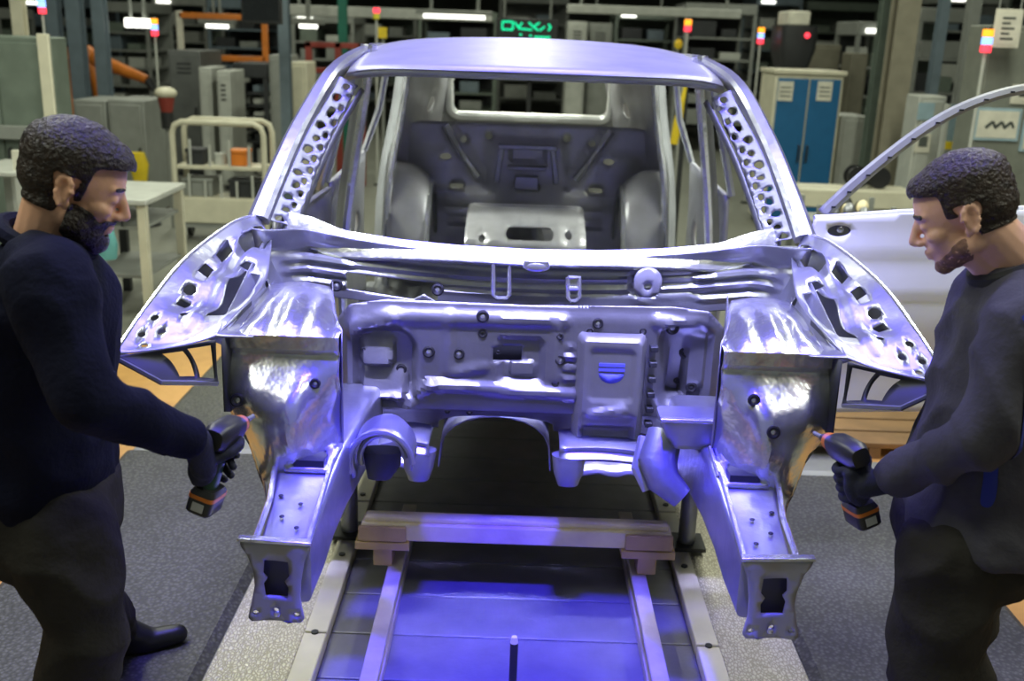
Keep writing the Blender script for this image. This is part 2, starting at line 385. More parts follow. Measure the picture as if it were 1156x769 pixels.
for k, (x, y, lab) in enumerate([(-0.55, 3.25, 'left front'), (0.64, 3.25, 'right front'), (-0.5, 5.0, 'left rear'), (0.59, 5.0, 'right rear')]):
    t = thing('support_post', 'grey jack post under the %s corner of the car floor' % lab, 'support', (x, y, 0.046 if k < 2 else 0.046), 'posts under the car')
    bm = nb(); boxb(bm, (x - 0.06, y - 0.06, 0.046), (x + 0.06, y + 0.06, 0.06)); build('base_plate', bm, DARK, t)
    bm = nb(); cyl(bm, (x, y, 0.06), (x, y, 0.40), 0.03); build('column', bm, STEELD, t)
    bm = nb(); cyl(bm, (x, y, 0.40), (x, y, 0.428), 0.05); build('pad', bm, RUBBER, t)

# floor mats
def rmat(name, x0, x1, y0, y1, label, m=MATM, z=0.018):
    bm = nb(); e = 0.03
    vs = box(bm, ((x0 + x1) / 2, (y0 + y1) / 2, z / 2 + 0.001), (x1 - x0, y1 - y0, z))
    for v in vs:
        if v.co.z > z / 2: v.co.x += e if v.co.x < (x0 + x1) / 2 else -e; v.co.y += e if v.co.y < (y0 + y1) / 2 else -e
    return tag(build(name, bm, m, smooth=False), label, 'mat')
rmat('rubber_mat', -1.62, -0.83, -0.5, 4.0, 'dark studded rubber mat under the man on the left')
rmat('rubber_mat', 0.89, 1.66, -0.5, 3.98, 'dark studded rubber mat under the man on the right')
STRIPM = mat('grey_threshold', (0.24, 0.245, 0.22), 0.2, 0.5)
rmat('threshold_strip', -1.60, -0.84, 4.005, 4.16, 'pale grey threshold strip behind the left rubber mat', STRIPM, 0.012)
rmat('threshold_strip', 0.90, 1.64, 3.985, 4.16, 'pale grey threshold strip behind the right rubber mat', STRIPM, 0.012)
rmat('rubber_mat', -1.60, -0.84, 4.165, 7.5, 'second dark mat beyond the threshold strip on the left')
step = thing('wooden_platform', 'brown slatted wooden platform under the open white door', 'platform', (1.45, 4.8, 0))
for k in range(8):
    bm = nb(); boxb(bm, (0.95, 4.2 + k * 0.16, 0.05), (2.3, 4.34 + k * 0.16, 0.075)); build('board', bm, mat('brown_boards', (0.22, 0.12, 0.04), 0, 0.6, 0, 1, 0.2), step, bev=0.004)
for x in (1.0, 1.6, 2.2):
    bm = nb(); boxb(bm, (x, 4.2, 0.001), (x + 0.05, 5.46, 0.05)); build('bearer', bm, MATS['brown_boards'], step)

# ------------------------------------------------------------------ the car body
car = thing('car_body', 'blue lit bare metal car body shell with open front end over the conveyor', 'car body', (XC, 4.2, 0.43))
def K(x, y, z): return V((x + XC, y, z))
def grommet(parent, p, nrm, r, light=True):
    """black plug ring with a paler stud in it"""
    n = V(nrm).normalized(); p = V(p)
    bm = nb(); torus(bm, p + n * 0.002, n, r * 0.75, r * 0.32, 18, 8)
    g = build('grommet', bm, RUBBER, parent, label='black rubber ring')
    bm = nb(); ell(bm, p + n * 0.001, (r * 0.62,) * 3, sub=2)
    for v in bm.verts:
        d = (v.co - p).dot(n); v.co -= n * d * 0.6
    build('stud', bm, STEELB if light else RUBBER, g)
# roof
ZC = [(3.15, 1.632), (3.4, 1.682), (3.8, 1.722), (4.2, 1.742), (4.7, 1.735), (5.2, 1.70), (5.75, 1.60)]
HW = [(3.15, .585), (3.4, .605), (4.2, .615), (5.2, .585), (5.75, .52)]
def tab(T, y):
    for (a, b), (c, d) in zip(T, T[1:]):
        if y <= c: return lerp(b, d, (y - a) / (c - a))
    return T[-1][1]
def tabs(T, y): return (tab(T, y - 0.12) + tab(T, y) + tab(T, y + 0.12)) / 3 if T[0][0] + .12 < y < T[-1][0] - .12 else tab(T, y)
def roof_z(x, y):
    q = abs(x) / tabs(HW, y); return tabs(ZC, y) - 0.028 * q * q - 0.02 * q ** 8
def front_y(x): return 3.20 + 0.13 * (abs(x) / 0.6) ** 2.2
bm = nb(); rows = []
for j in range(29):
    q = -1 + j / 14; row = []
    for i in range(29):
        t = i / 28; hx = tabs(HW, lerp(3.3, 5.7, t)); x = q * hx; y = lerp(front_y(x), 5.7 - 0.1 * q * q, t)
        row.append(K(x, y, roof_z(x, y)))
    rows.append(row)
strip(bm, rows); build('roof', bm, STEELC, car, thick=0.004)
bm = nb(); rows = []
for j in range(25):
    q = -1 + j / 12; x = q * 0.60; y = front_y(x); z = roof_z(x, y)
    rows.append([K(x, y + 0.002, z - 0.003), K(x, y + 0.006, z - 0.016), K(x, y + 0.03, z - 0.024), K(x, y + 0.10, z - 0.028), K(x, y + 0.11, z - 0.006)])
strip(bm, rows); build('roof_header', bm, STEELD, car, thick=0.003)
for yb in (4.0, 4.8):
    bm = nb(); tube(bm, [K(x, yb, roof_z(x, yb) - 0.03) for x in [(-0.58 + k * 0.116) for k in range(11)]], 0.022, 8); build('roof_bow', bm, STEELD, car)
# side frames
PIL = [V(p) for p in [(.775, 2.86, 1.225), (.742, 2.965, 1.34), (.700, 3.10, 1.47), (.640, 3.30, 1.612), (.622, 3.7, 1.662), (.620, 4.2, 1.678), (.60, 4.8, 1.665), (.565, 5.35, 1.615), (.52, 5.75, 1.54)]]
for s in (-1, 1):
    def mir(v): return K(s * v.x, v.y, v.z)
    # outer pillar and roof rail: a hollow-section look, swept
    bm = nb(); rings = []
    for i in range(49):
        t = i / 48; p = poly(PIL, t); d = (poly(PIL, t + .01) - poly(PIL, t - .01)).normalized()
        out = V((1, 0, 0)); out = (out - d * out.dot(d)).normalized(); up = d.cross(out); up = up if up.z > 0 or up.y < 0 else -up
        if up.z < 0: up = -up
        wd = lerp(0.030, 0.024, min(1, t * 3))
        prof = [(-1, 0.55), (-0.6, 1), (0.5, 1), (1, 0.5), (1.05, -0.6), (0.6, -1), (-0.8, -1), (-1, -0.5)]
        rings.append([bm.verts.new(mir(p + out * a * wd + up * b * 0.022)) for a, b in prof])
    for a, b in zip(rings, rings[1:]):
        for k in range(8): bm.faces.new((a[k], a[(k + 1) % 8], b[(k + 1) % 8], b[k]))
    bm.faces.new(rings[0]); bm.faces.new(rings[-1][::-1])
    pil = build('side_frame', bm, STEEL, car)
    # pierced inner flange of the windscreen pillar
    holes = []
    for k in range(12): holes.append(circ(0.06 + k * 0.08, 0.026 + 0.008 * (k % 2), 0.022 if k % 3 else .028, 10, 0.011 if k % 2 else 0.014))
    for k in range(11): holes.append(circ(0.10 + k * 0.08, 0.056 - .004 * (k % 2), 0.015, 8, 0.008))
    def fl(u, v):
        p = poly(PIL[:4], min(1, u)); return mir(p + V((-0.024 - v * 0.85, 0.012 + v * 0.45, -0.008 - v * 0.40 + 0.004 * math.sin(u * 75) * sst(.01, .04, v))))
    bm = nb(); sheet(bm, [(0.02, 0), (1, 0), (1, 0.06), (0.6, 0.072), (0.25, 0.076), (0.02, 0.076)], holes, fl, 0.011); build('pierced_flange', bm, STEELD, pil, thick=0.003)
    bm = nb(); strip(bm, [[mir(poly(PIL[:4], k / 16) + V((-0.086 + dx, 0.048 + dy, -0.040 - dz))) for dx, dy, dz in ((0, 0, 0), (-.006, 0.03, 0.012), (.01, 0.07, 0.03), (.04, .09, .035))] for k in range(17)])
    build('inner_pillar', bm, STEELD, pil, thick=0.004)
    # B pillar
    def sweep_plate(P, wd, name, m, parent, cup=0.018, th=0.003, yaw=0.0):
        bm = nb(); rows = []
        for i in range(17):
            p = poly(P, i / 16)
            rows.append([mir(p + V((-cup * (1 - (2 * j / 6 - 1) ** 2) + yaw * (j / 6 - .5) * wd, (j / 6 - 0.5) * wd, 0))) for j in range(7)])
        strip(bm, rows); return build(name, bm, m, parent, thick=th)
    B = [V(p) for p in [(.61, 3.82, 1.70), (.655, 3.84, 1.45), (.715, 3.88, 1.1), (.75, 3.92, .75), (.74, 3.95, .46)]]
    bp = sweep_plate(B, 0.15, 'middle_pillar', STEEL, car, yaw=0.35)
    def strap(P, parent):
        bm = nb(); tube(bm, [mir(poly(P, k / 12) + V((-0.04, -0.09, 0))) for k in range(13)], [0.017] * 13, 8); build('pillar_edge', bm, STEELB, parent)
    strap(B, bp)
    C = [V(p) for p in [(.595, 4.95, 1.68), (.63, 4.93, 1.4), (.685, 4.90, 1.1), (.71, 4.9, .8), (.71, 4.9, .46)]]
    cpil = sweep_plate(C, 0.16, 'rear_pillar', STEELD, car, yaw=0.4); strap(C, cpil)
    # rear quarter
    def qf(u, v): return mir(V((lerp(.66, .50, u) - 0.10 * sst(1.1, 1.65, v) + 0.02 - 0.014 * stamp(u, v, .5, 1.1, .3, .18, .08, .04), lerp(5.0, 6.0, u), v)))
    bm = nb(); sheet(bm, [(0, .45), (1, .45), (1, 1.50), (.7, 1.60), (0, 1.68)], [circ(.62, 1.38, .07, 14, .04), circ(.25, 1.0, .05, 12, .03), circ(.45, 1.22, .05, 12, .022)], qf, 0.05); q = build('rear_quarter', bm, INTER, car, thick=0.004)
    # wheelhouse dome inside
    bm = nb(); rows = []
    for i in range(13):
        a = PI * i / 12; rows.append([mir(V((lerp(.66, .46, j / 6) , 5.05 - 0.30 * math.cos(a) * (1 - .12 * j / 6), .62 + (0.52 - .10 * (j / 6) ** 3) * math.sin(a)))) for j in range(7)])
    strip(bm, rows); wh = build('wheelhouse', bm, INTER, car, thick=0.004)
    bm = nb(); tube(bm, [mir(V((.47, 5.05 - 0.27 * math.cos(PI * i / 12), .62 + .42 * math.sin(PI * i / 12)))) for i in range(13)], 0.014, 8); build('bead', bm, STEELB, wh)
    # sill
    bm = nb(); x = s * 0.73 + XC; boxb(bm, (x - .06, 2.9, .40), (x + .06, 5.0, .54)); build('sill', bm, STEELD, car, bev=0.02)
    # rear side door: waist panel and frame line
    def dp(u, v): return mir(V((.80 - 0.10 * (v - .9) ** 2 - 0.012 * stamp(u, v, 4.45, .95, .35, .09, .05, .03), u, v)))
    bm = nb(); sheet(bm, [(4.0, .5), (4.85, .5), (4.9, 1.2), (4.02, 1.17)], [circ(4.25, .85, .09, 14, .12), circ(4.6, .85, .08, 12, .12)], dp, 0.045); rd = build('rear_door', bm, STEELC, car, thick=0.02)
    bm = nb(); tube(bm, [mir(V(p)) for p in [(.80, 4.02, 1.17), (.74, 4.02, 1.4), (.665, 4.03, 1.66), (.65, 4.4, 1.68), (.64, 4.75, 1.66), (.70, 4.86, 1.4), (.78, 4.9, 1.2)]], 0.016, 8); build('window_frame', bm, STEEL, rd)
# tailgate opening
bm = nb(); fr = rrect(0, 1.42, .46, .125, .06, 5); tube(bm, [K(a + .012, 6.0 - (b - 1.3) * .5, b) for a, b in fr + fr[:1]], 0.026, 8); tf = build('tailgate_frame', bm, FRAMEW, car)
bm = nb(); sheet(bm, rrect(0.0, 1.2, .66, .45, .12), [rrect(0.012, 1.42, .45, .12, .055), circ(-.3, 1.15, .05), circ(.3, 1.15, .05)], lambda u, v: K(u, 6.02 - (v - 1.3) * .5, v), 0.06); build('tailgate_panel', bm, STEELD, car, thick=0.004)
# rear seat bulkhead with reliefs
def rb(u, v):
    h = 0.022 * stamp(u, v, 0, 1.10, .20, .13, .05, .02) - 0.03 * stamp(u, v, 0, 1.16, .09, .045, .01, .012) + 0.02 * seg(u, v, (-.40, 1.28), (-.24, 1.05), .03, .012) + 0.02 * seg(u, v, (.40, 1.28), (.24, 1.05), .03, .012)
    h += 0.015 * stamp(u, v, -.47, 1.05, .09, .12, .05, .02) + 0.015 * stamp(u, v, .47, 1.05, .09, .12, .05, .02) + .018 * stamp(u, v, 0, .93, .5, .035, .02, .012) + 0.006 * math.sin(v * 120) * stamp(u, v, 0, .80, .42, .06, .02, .02)
    return K(u, 5.3 - h, v)
bm = nb(); sheet(bm, [(-.66, .45), (.66, .45), (.66, 1.29), (.55, 1.315), (-.55, 1.315), (-.66, 1.29)],
      [circ(-.33, 1.23, .018), circ(.33, 1.23, .018), circ(-.42, 1.14, .03, 12, .016), circ(.42, 1.14, .03, 12, .016), circ(-.2, 1.25, .02), circ(.2, 1.25, .02), rrect(-.36, .99, .035, .012, .008), rrect(.36, .99, .035, .012, .008), rrect(0, 1.0, .055, .012, .008)], rb, 0.026)
rbk = build('rear_bulkhead', bm, INTER, car, thick=0.004)
bm = nb()
for s in (-1, 1): bar(bm, K(s * .13, 5.26, 1.20), K(s * .155, 5.25, 1.02), .03, .03)
bar(bm, K(-.15, 5.25, 1.205), K(.15, 5.25, 1.205), .03, .025); bar(bm, K(-.1, 5.25, 1.10), K(.1, 5.25, 1.10), .05, .02); boxb(bm, K(-.06, 5.21, .99), K(.06, 5.27, 1.06))
build('seat_latch_bracket', bm, STEEL, rbk, bev=0.006)
for s in (-1, 1):
    bm = nb(); tube(bm, [K(s * .42, 5.23, 1.30), K(s * .33, 5.22, 1.16), K(s * .25, 5.23, 1.05)], [.022, .018, .022], 8); build('diagonal_brace', bm, STEELB, rbk)
# rear seat step with slot
def stp(u, v):
    h = 0.02 * math.sin(max(0, min(1, (v - .60) / .42)) * PI)
    return K(u, 4.62 + 0.30 * sst(.86, 1.0, v) - h, .56 + (v - .56) * .9)
bm = nb(); sheet(bm, rrect(0, .80, .28, .21, .03), [rrect(.02, .90, .11, .022, .02), circ(-.20, .88, .016), circ(.20, .9, .016), circ(0.2, .74, .012)], stp, 0.03); build('seat_step', bm, INTER, car, thick=0.004)
AX = -.085
bm = nb(); rows = []
for i in range(49):
    u = -.72 + i * .03; rows.append([K(u, y + .06, .45 + .235 * stamp(u, 0, AX, 0, .20, 9, .1, .04) + .006 * math.sin(u * 60) + (.12 * sst(4.3, 4.7, y))) for y in (2.86, 3.4, 3.9, 4.3, 4.5, 4.7, 5.3)])
strip(bm, rows); build('floor_pan', bm, STEELD, car, thick=0.004)

# cowl: bright windscreen flange
TOP = [(318, 238), (350, 244), (388, 260), (450, 270), (520, 277), (600, 281.5)]
LOW = [(318, 266), (350, 278), (388, 288), (450, 290), (520, 293), (600, 298)]
def cowl_row(q):
    i = q * 5; k = min(4, int(i)); f = i - k
    tp = (lerp(TOP[k][0], TOP[k + 1][0], f), lerp(TOP[k][1], TOP[k + 1][1], f)); lw = (lerp(LOW[k][0], LOW[k + 1][0], f), lerp(LOW[k][1], LOW[k + 1][1], f))
    x = (tp[0] - 598) / 402
    y = 2.765 + .135 * (abs(x) / .7) ** 2
    a = at(tp[0], tp[1], y + .03); b = at(lw[0], lw[1], y - .008)
    return a, b
bm = nb(); rows = []
side = []
for i in range(25):
    a, b = cowl_row(i / 24); a = V((a.x - XC, a.y, a.z)); b = V((b.x - XC, b.y, b.z)); side.append((a, b))
side[-1][0].x = side[-1][1].x = 0
full = side + [(V((-a.x, a.y, a.z)), V((-b.x, b.y, b.z))) for a, b in side[-2::-1]]
for a, b in full:
    rows.append([K(a.x, a.y + .012, a.z - .03), K(a.x, a.y + .006, a.z - .002), K(*a), K(*lerp(a, b, .5)) + V((0, -.003, .003)), K(*b), K(b.x, b.y - .002, b.z - .004), K(b.x, b.y + .004, b.z - .014)])
strip(bm, rows); cowl = build('cowl_flange', bm, STEELB, car, thick=0.002)
bm = nb(); boxb(bm, K(-.02, 2.742, 1.138), K(.05, 2.762, 1.158)); ell(bm, K(.015, 2.75, 1.14), (.038, .012, .016)); build('centre_tab', bm, STEELB, cowl, bev=0.003)
# plenum panel under it
def pl(u, v):
    w_ = abs(u)
    y = 2.80 + .07 * (w_ / .7) ** 2 - .13 * sst(.62, .76, w_)
    cor = stamp(u, v, 0, 1.085, .52, .045, .02, .012); cor2 = stamp(u, v, .58, 1.085, .11, .06, .03, .02) + stamp(u, v, -.60, 1.085, .09, .06, .03, .02)
    h = .0042 * math.sin(v * 2 * PI / .0265 + .5 * math.sin(u * 4)) * cor + .009 * math.sin(v * 2 * PI / .034) * cor2 - .02 * stamp(u, v, .325, 1.085, .045, .045, .04, .008)
    h += .03 * sst(1.13, 1.20, v) - .012 * stamp(u, v, 0, 1.125, .75, .012, .01, .008)
    return K(u, y - h, v + .03 * (w_ / .7) ** 2)
bm = nb(); sheet(bm, [(-.76, .99), (.76, .99), (.76, 1.19), (.45, 1.17), (0, 1.15), (-.45, 1.17), (-.76, 1.19)],
      [[(-.525, 1.02), (-.33, 1.012), (-.30, 1.03), (-.262, 1.01), (-.255, 1.066), (-.525, 1.068)], circ(.328, 1.09, .011)], pl, 0.0072)
plen = build('plenum_panel', bm, STEEL, car, thick=0.003)
def ploop(px0, px1, py0, py1, m, Y=2.765, r=.0065, mid=None):
    bm = nb(); pts = [at(px, py, Y) for px, py in [(px0, py0), (px0, py1 - 4), (px0 + 4, py1), (px1 - 4, py1), (px1, py1 - 4), (px1, py0), (px0 + .5, py0)]]
    tube(bm, pts, r, 8)
    if mid: tube(bm, [at(px0, mid, Y), at(px1, mid, Y)], r, 8)
    build('loop_bracket', bm, m, plen)
ploop(557, 575, 296, 337, STEELB)
ploop(641, 654, 313, 340, STEELB, mid=326)
bm = nb(); boxb(bm, at(641, 326, 2.765), at(654, 313, 2.772)); build('loop_plate', bm, STEELB, plen)
bm = nb(); sheet(bm, rrect(.328, 1.10, .038, .042, .034, 6), [circ(.328, 1.09, .011)], lambda u, v: K(u, 2.775 - .006 * stamp(u, v, .328, 1.1, .03, .03, .028, .008), v), .012); build('round_tab', bm, STEELC, plen, thick=.004)
for px, py in [(380, 322), (494, 327)]: grommet(plen, at(px, py, 2.775), (0, -1, .1), .017)
# bulkhead
def bk(u, v):
    h = .012 * stamp(u, v, 0, .86, .52, .15, .08, .02)
    h -= .030 * stamp(u, v, -.405, .835, .090, .115, .06, .014) - .050 * (.845 - v) / .10 * stamp(u, v, -.405, .795, .062, .048, .03, .008) - .050 * (.935 - v) / .11 * stamp(u, v, -.425, .885, .045, .042, .02, .008)
    h -= .034 * stamp(u, v, .445, .865, .075, .125, .05, .014) + .055 * (.96 - v) / .20 * stamp(u, v, .425, .86, .028, .095, .015, .008) + .03 * (.82 - v) / .08 * stamp(u, v, .485, .785, .022, .035, .012, .008)
    h -= .016 * stamp(u, v, -.018, .872, .062, .066, .016, .008) - .010 * stamp(u, v, -.012, .845, .035, .02, .008, .006)
    h += .016 * seg(u, v, (-.36, .745), (-.27, .792), .014, .010) + .016 * seg(u, v, (-.27, .792), (.14, .775), .014, .010)
    h += .010 * seg(u, v, (-.49, .95), (-.38, .985), .02, .012) + .010 * seg(u, v, (-.38, .985), (.1, .99), .014, .012)
    h += .007 * seg(u, v, (-.22, .83), (-.22, 1.0), .012, .008) + .007 * seg(u, v, (.08, .82), (.08, .97), .012, .008) + .008 * seg(u, v, (-.20, .83), (-.12, .85), .012, .01)
    h += .010 * stamp(u, v, .12, .86, .02, .06, .018, .01) * (0.5 + 0.5 * math.sin(v * 200))
    h += .010 * seg(u, v, (.36, 1.0), (.5, .97), .016, .01)
    h += .02 * seg(u, v, (-.5, .735), (-.34, .735), .02, .012)
    y = 2.75 - h + 1.3 * max(0, .715 - v) + .9 * max(0, abs(u) - .50)
    return K(u, y, v)
AX = -.085
arch = [(AX + .175 * math.cos(PI * k / 12) * (1 if 1 else 1), .60 + .085 * math.sin(PI * k / 12) ** .5) for k in range(13)]
outl = [(-.545, .70), (-.545, .60), (AX - .175, .60)] + arch[::-1][1:-1] + [(AX + .175, .60), (.545, .60), (.56, .75), (.555, .97), (.50, 1.03), (.40, 1.04), (0, 1.03), (-.40, 1.033), (-.50, 1.015), (-.55, .95)]
hol = [[(-.097, .864), (-.016, .866), (-.016, .910), (-.097, .908)]]
bm = nb(); sheet(bm, outl, hol, bk, .0095); bulk = build('bulkhead', bm, BULKM, car, thick=.004)
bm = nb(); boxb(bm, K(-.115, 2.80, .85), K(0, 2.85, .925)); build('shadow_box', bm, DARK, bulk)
GR = [(545, 357, .017, 1), (545, 376, .013, 0), (484, 397, .017, 1), (518, 399, .016, 1), (453, 417, .015, 0), (632, 380, .010, 0), (632, 406, .015, 1), (627, 432, .011, 0), (675, 365, .015, 1), (666, 374, .010, 0), (726, 374, .010, 0), (759, 370, .019, 1), (773, 398, .016, 0), (780, 437, .016, 0), (764, 430, .009, 0), (505, 464, .008, 1), (530, 465, .009, 1), (410, 395, .008, 0), (562, 398, .006, 0)]
for px, py, r, l in GR:
    p = at(px, py, 2.745); q = bk(p.x - XC, p.z); p = at(px, py, q.y - .001); grommet(bulk, p, (0, -1, .12), r, l)
# raised cover module with half round opening
def mc(u, v):
    h = .050 * stamp(u, v, .235, .80, .088, .16, .02, .012) - .012 * stamp(u, v, .235, .695, .075, .035, .015, .010) - .022 * stamp(u, v, .235, .66, .075, .03, .012, .01) + .010 * seg(u, v, (.19, .735), (.27, .75), .012, .008)
    h -= .006 * stamp(u, v, .235, .85, .062, .075, .015, .006)
    return K(u, 2.742 - h + .25 * max(0, .72 - v), v)
half = [(.235 + .036 * math.cos(PI + PI * k / 8), .856 + .03 * math.sin(PI + PI * k / 8)) for k in range(9)]
bm = nb(); sheet(bm, [(.135, .64), (.17, .60), (.30, .60), (.335, .64), (.335, .95), (.325, .962), (.145, .962), (.135, .95)], [], mc, .007); mod = build('module_cover', bm, mat('cover_steel', (0.24, 0.24, 0.24), .5, .45, .1, 30, .1, 8), bulk, thick=.003)
bm = nb(); f_ = [K(a, 2.742 - .050, b) for a, b in half]
EMB = mat('blue_film', (0.14, 0.15, 0.85), 0.2, .35)
sheet(bm, half, [], lambda u, v: K(u, 2.6965, v), .02); build('half_round_emblem', bm, EMB, mod, thick=.002, label='half round blue emblem')
for za, zb in ((.862, .871), (.876, .885)):
    bm = nb(); boxb(bm, K(.199, 2.698, za), K(.271, 2.692, zb)); build('emblem_bar', bm, EMB, mod)
p = at(695, 502, 2.70); grommet(mod, K(.245, 2.733, .632), (0, -1, .2), .013, False)
for k in range(6):
    bm = nb(); box(bm, K(.352, 2.722, .70 + k * .045), (.022, .03, .016)); build('clip', bm, DARK, mod, bev=.003)
# lower cross member and tunnel mouth
def lm(u, v):
    return K(u, 2.70 + .05 * math.cos(v * PI * 2) + .10 * (abs(u) > 9), v)
for s in (-1, 1):
    bm = nb(); rows = []
    x_in, x_out = AX + s * .185, s * .46
    for i in range(15):
        t = i / 14; x = lerp(x_in, x_out, t); zz = .645 + .012 * math.sin(t * PI) - .03 * t * t
        rows.append([K(x, 2.78, zz + .005), K(x, 2.70, zz), K(x, 2.675, zz - .012), K(x, 2.685, zz - .03), K(x, 2.67, zz - .045), K(x, 2.70, zz - .065 - .03 * math.sin(t * PI) * 0)])
    strip(bm, rows); lmb = build('lower_crossmember', bm, STEEL, car, thick=.004)
    bm = nb(); fx = AX + s * .215
    loft(bm, [(K(fx, 2.70, .605), V((.05, 0, 0)), V((0, .03, 0))), (K(fx, 2.695, .55), V((.042, 0, 0)), V((0, .03, 0))), (K(fx, 2.70, .515), V((.03, 0, 0)), V((0, .025, 0)))], 16); build('foot', bm, STEELD, lmb)
bm = nb(); rows = []
for i in range(13):
    a = PI * i / 12; rows.append([K(AX + .17 * math.cos(a), y, .50 + .17 * math.sin(a) ** .6) for y in (2.82, 3.1, 3.6, 4.2)])
strip(bm, rows); build('tunnel', bm, STEELD, car, thick=.004)
# front structure left and right
OUT = [V(p) for p in [(.775, 2.87, 1.235), (.81, 2.72, 1.238), (.855, 2.45, 1.195), (.885, 2.25, 1.125), (.905, 2.09, 1.058)]]
INN = [V(p) for p in [(.73, 2.83, 1.205), (.70, 2.68, 1.165), (.675, 2.50, 1.125), (.69, 2.32, 1.10), (.715, 2.19, 1.072)]]
for s in (-1, 1):
    def mir(v): return K(s * v.x, v.y, v.z)
    wing = None
    def wf(u, v):
        a, b = poly(OUT, u), poly(INN, u); p = lerp(a, b, v)
        p.z += -.028 * math.sin(v * PI) * (1 - u * .6) + .010 * math.sin(u * 26) * math.sin(v * PI) + .006 * seg(u, v, (.25, .3), (.8, .55), .05, .04)
        return mir(p)
    H = [[(.05, .35), (.12, .20), (.24, .20), (.32, .34), (.33, .50), (.22, .60), (.20, .80), (.08, .84)], [(.33, .16), (.41, .18), (.42, .30), (.36, .34)], [(.47, .18), (.53, .20), (.55, .36), (.48, .32)], circ(.615, .25, .022, 8, .07), [(.66, .22), (.70, .22), (.71, .34), (.67, .36)],
         [(.40, .62), (.50, .55), (.64, .66), (.78, .66), (.78, .86), (.60, .92), (.42, .88)], [(.36, .58), (.39, .50), (.40, .72), (.36, .76)], circ(.80, .16, .014, 8, .04), circ(.87, .13, .012, 8, .035), circ(.85, .3, .014, 8, .04), circ(.92, .22, .012, 8, .035), circ(.77, .42, .014, 8, .04)]
    bm = nb(); sheet(bm, [(0, 0), (1, 0), (1, .30), (.97, 1), (0, 1)], H, wf, .035); wing = build('wing_flange', bm, STEEL, car, thick=.003)
    bm = nb(); tube(bm, [mir(poly(OUT, k / 24)) for k in range(25)], .0055, 6); build('wing_edge', bm, STEELB, wing)
    bm = nb(); rows = []
    for k in range(21):
        u = k / 20; p = poly(OUT, u); dep = lerp(.62, .035, sst(0, 1, u ** .6))
        rows.append([mir(p + V((.004 - .01 * j / 5 * 0 , 0, -dep * j / 5))) for j in range(6)])
    strip(bm, rows); build('wing_skin', bm, STEELD, wing, thick=.002)
    # dark front face of the wing with lamp opening
    tip, inn = V((.905, 2.09, 1.055)), V((.71, 2.185, 1.072)); lo, li = V((.80, 2.075, 1.005)), V((.708, 2.175, .972))
    def ff(u, v): return mir(lerp(lerp(lo, tip, u), lerp(li, inn, u), v) + V((0, .05 * math.sin(v * PI) * u * (1 - u) * 2, 0)))
    bm = nb(); sheet(bm, [(0, 0), (1, 0), (1, 1), (0, 1)], [[(.12, .35), (.85, .40), (.85, .62), (.12, .60)], [(.1, .68), (.9, .68), (.9, .94), (.1, .94)]], ff, .08); build('lamp_mount', bm, DARK, wing, thick=.004)
    bm = nb(); tube(bm, [mir(v) for v in (tip, lo, li)], .006, 6); build('lamp_mount_edge', bm, STEELD, wing)
    bm = nb(); strip(bm, [[mir(v) for v in r] for r in ([V((.70, 2.19, 1.07)), V((.70, 2.185, .90))], [V((.70, 2.45, 1.10)), V((.70, 2.45, .80))])]); build('inner_wing', bm, DARK, wing, thick=.004)
    # apron between wing and plenum
    def apf(u, v):
        a = lerp(V((.715, 2.195, 1.075)), V((.745, 2.84, 1.20)), u); b = lerp(V((.64, 2.24, 1.062)), V((.66, 2.80, 1.03)), u)
        p = lerp(a, b, v); p.z -= .05 * math.sin(v * PI) * u; p.x -= .0; return mir(p)
    bm = nb(); sheet(bm, [(0, 0), (1, 0), (1, 1), (0, 1)], [circ(.3, .5, .03, 10, .1), circ(.7, .35, .03, 10, .09)], apf, .045); ap = build('apron', bm, STEEL, car, thick=.004)
    # strut tower: top then bulging front
    LX = [(1.085, .70), (1.05, .712), (.97, .712), (.90, .705), (.84, .685), (.78, .645), (.72, .612), (.65, .60)]
    def lx(z):
        for (a, b), (c, d) in zip(LX, LX[1:]):
            if z >= c: return lerp(b, d, (a - z) / (a - c))
        return LX[-1][1]
    def ty(x, z):
        xo = lx(z); q = (x - xo) / (.445 - xo)
        bul = .095 * math.sin(min(1, max(0, (1.0 - z) / .30)) * PI) * math.sin(max(0, min(1, q)) * PI)
        y = 2.245 - bul + .018 * math.exp(-((z - 1.015) / .012) ** 2) - .07 * sst(.85, .66, z) + .05 * (q - .2) * sst(1.0, .85, z) + .012 * math.sin(x * 34 + z * 20) * sst(1, .9, z)
        return y - .014 * stamp(x, z, .60, .93, .05, .03, .02, .012) - .016 * stamp(x, z, .535, .88, .02, .09, .018, .012)
    bm = nb(); rows = []
    NJ = 22
    for j in range(NJ):
        q = j / (NJ - 1); row = []
        for i in range(8):       # top, back to front
            t = i / 7; y = lerp(2.66, 2.27, t); x = lerp(.70, lerp(.54, .443, t), q)
            z = 1.085 + .022 * stamp(x, y, .56, 2.46, .09, .13, .06, .03) + .012 * math.sin(q * PI) - .01 * t + .006 * math.sin(x * 90) * (t > .5)
            row.append(mir(V((x, y, z))))
        for i in range(26):
            z = lerp(1.068, .66, i / 25); x = lerp(lx(z), .445, q); y = ty(x, z)
            row.append(mir(V((x, y, z))))
        rows.append(row)
    strip(bm, rows); tower = build('strut_tower', bm, STEELB, car, thick=.004)
    bm = nb(); strip(bm, [[mir(V((lx(z), lerp(2.245 - .07 * sst(.85, .66, z), 2.7, i / 4), z))) for i in range(5)] for z in [1.085, 1.0, .92, .84, .78, .72, .66]]); build('wheelhouse_side', bm, STEELD, tower, thick=.003)
    bm = nb(); strip(bm, [[mir(V((lerp(.443, .548, (i / 5) ** .8), lerp(2.27, 2.74, i / 5), z))) for i in range(6)] for z in (1.08, 1.0, .9, .8, .7)]); build('tower_inner_side', bm, STEEL, tower, thick=.003)
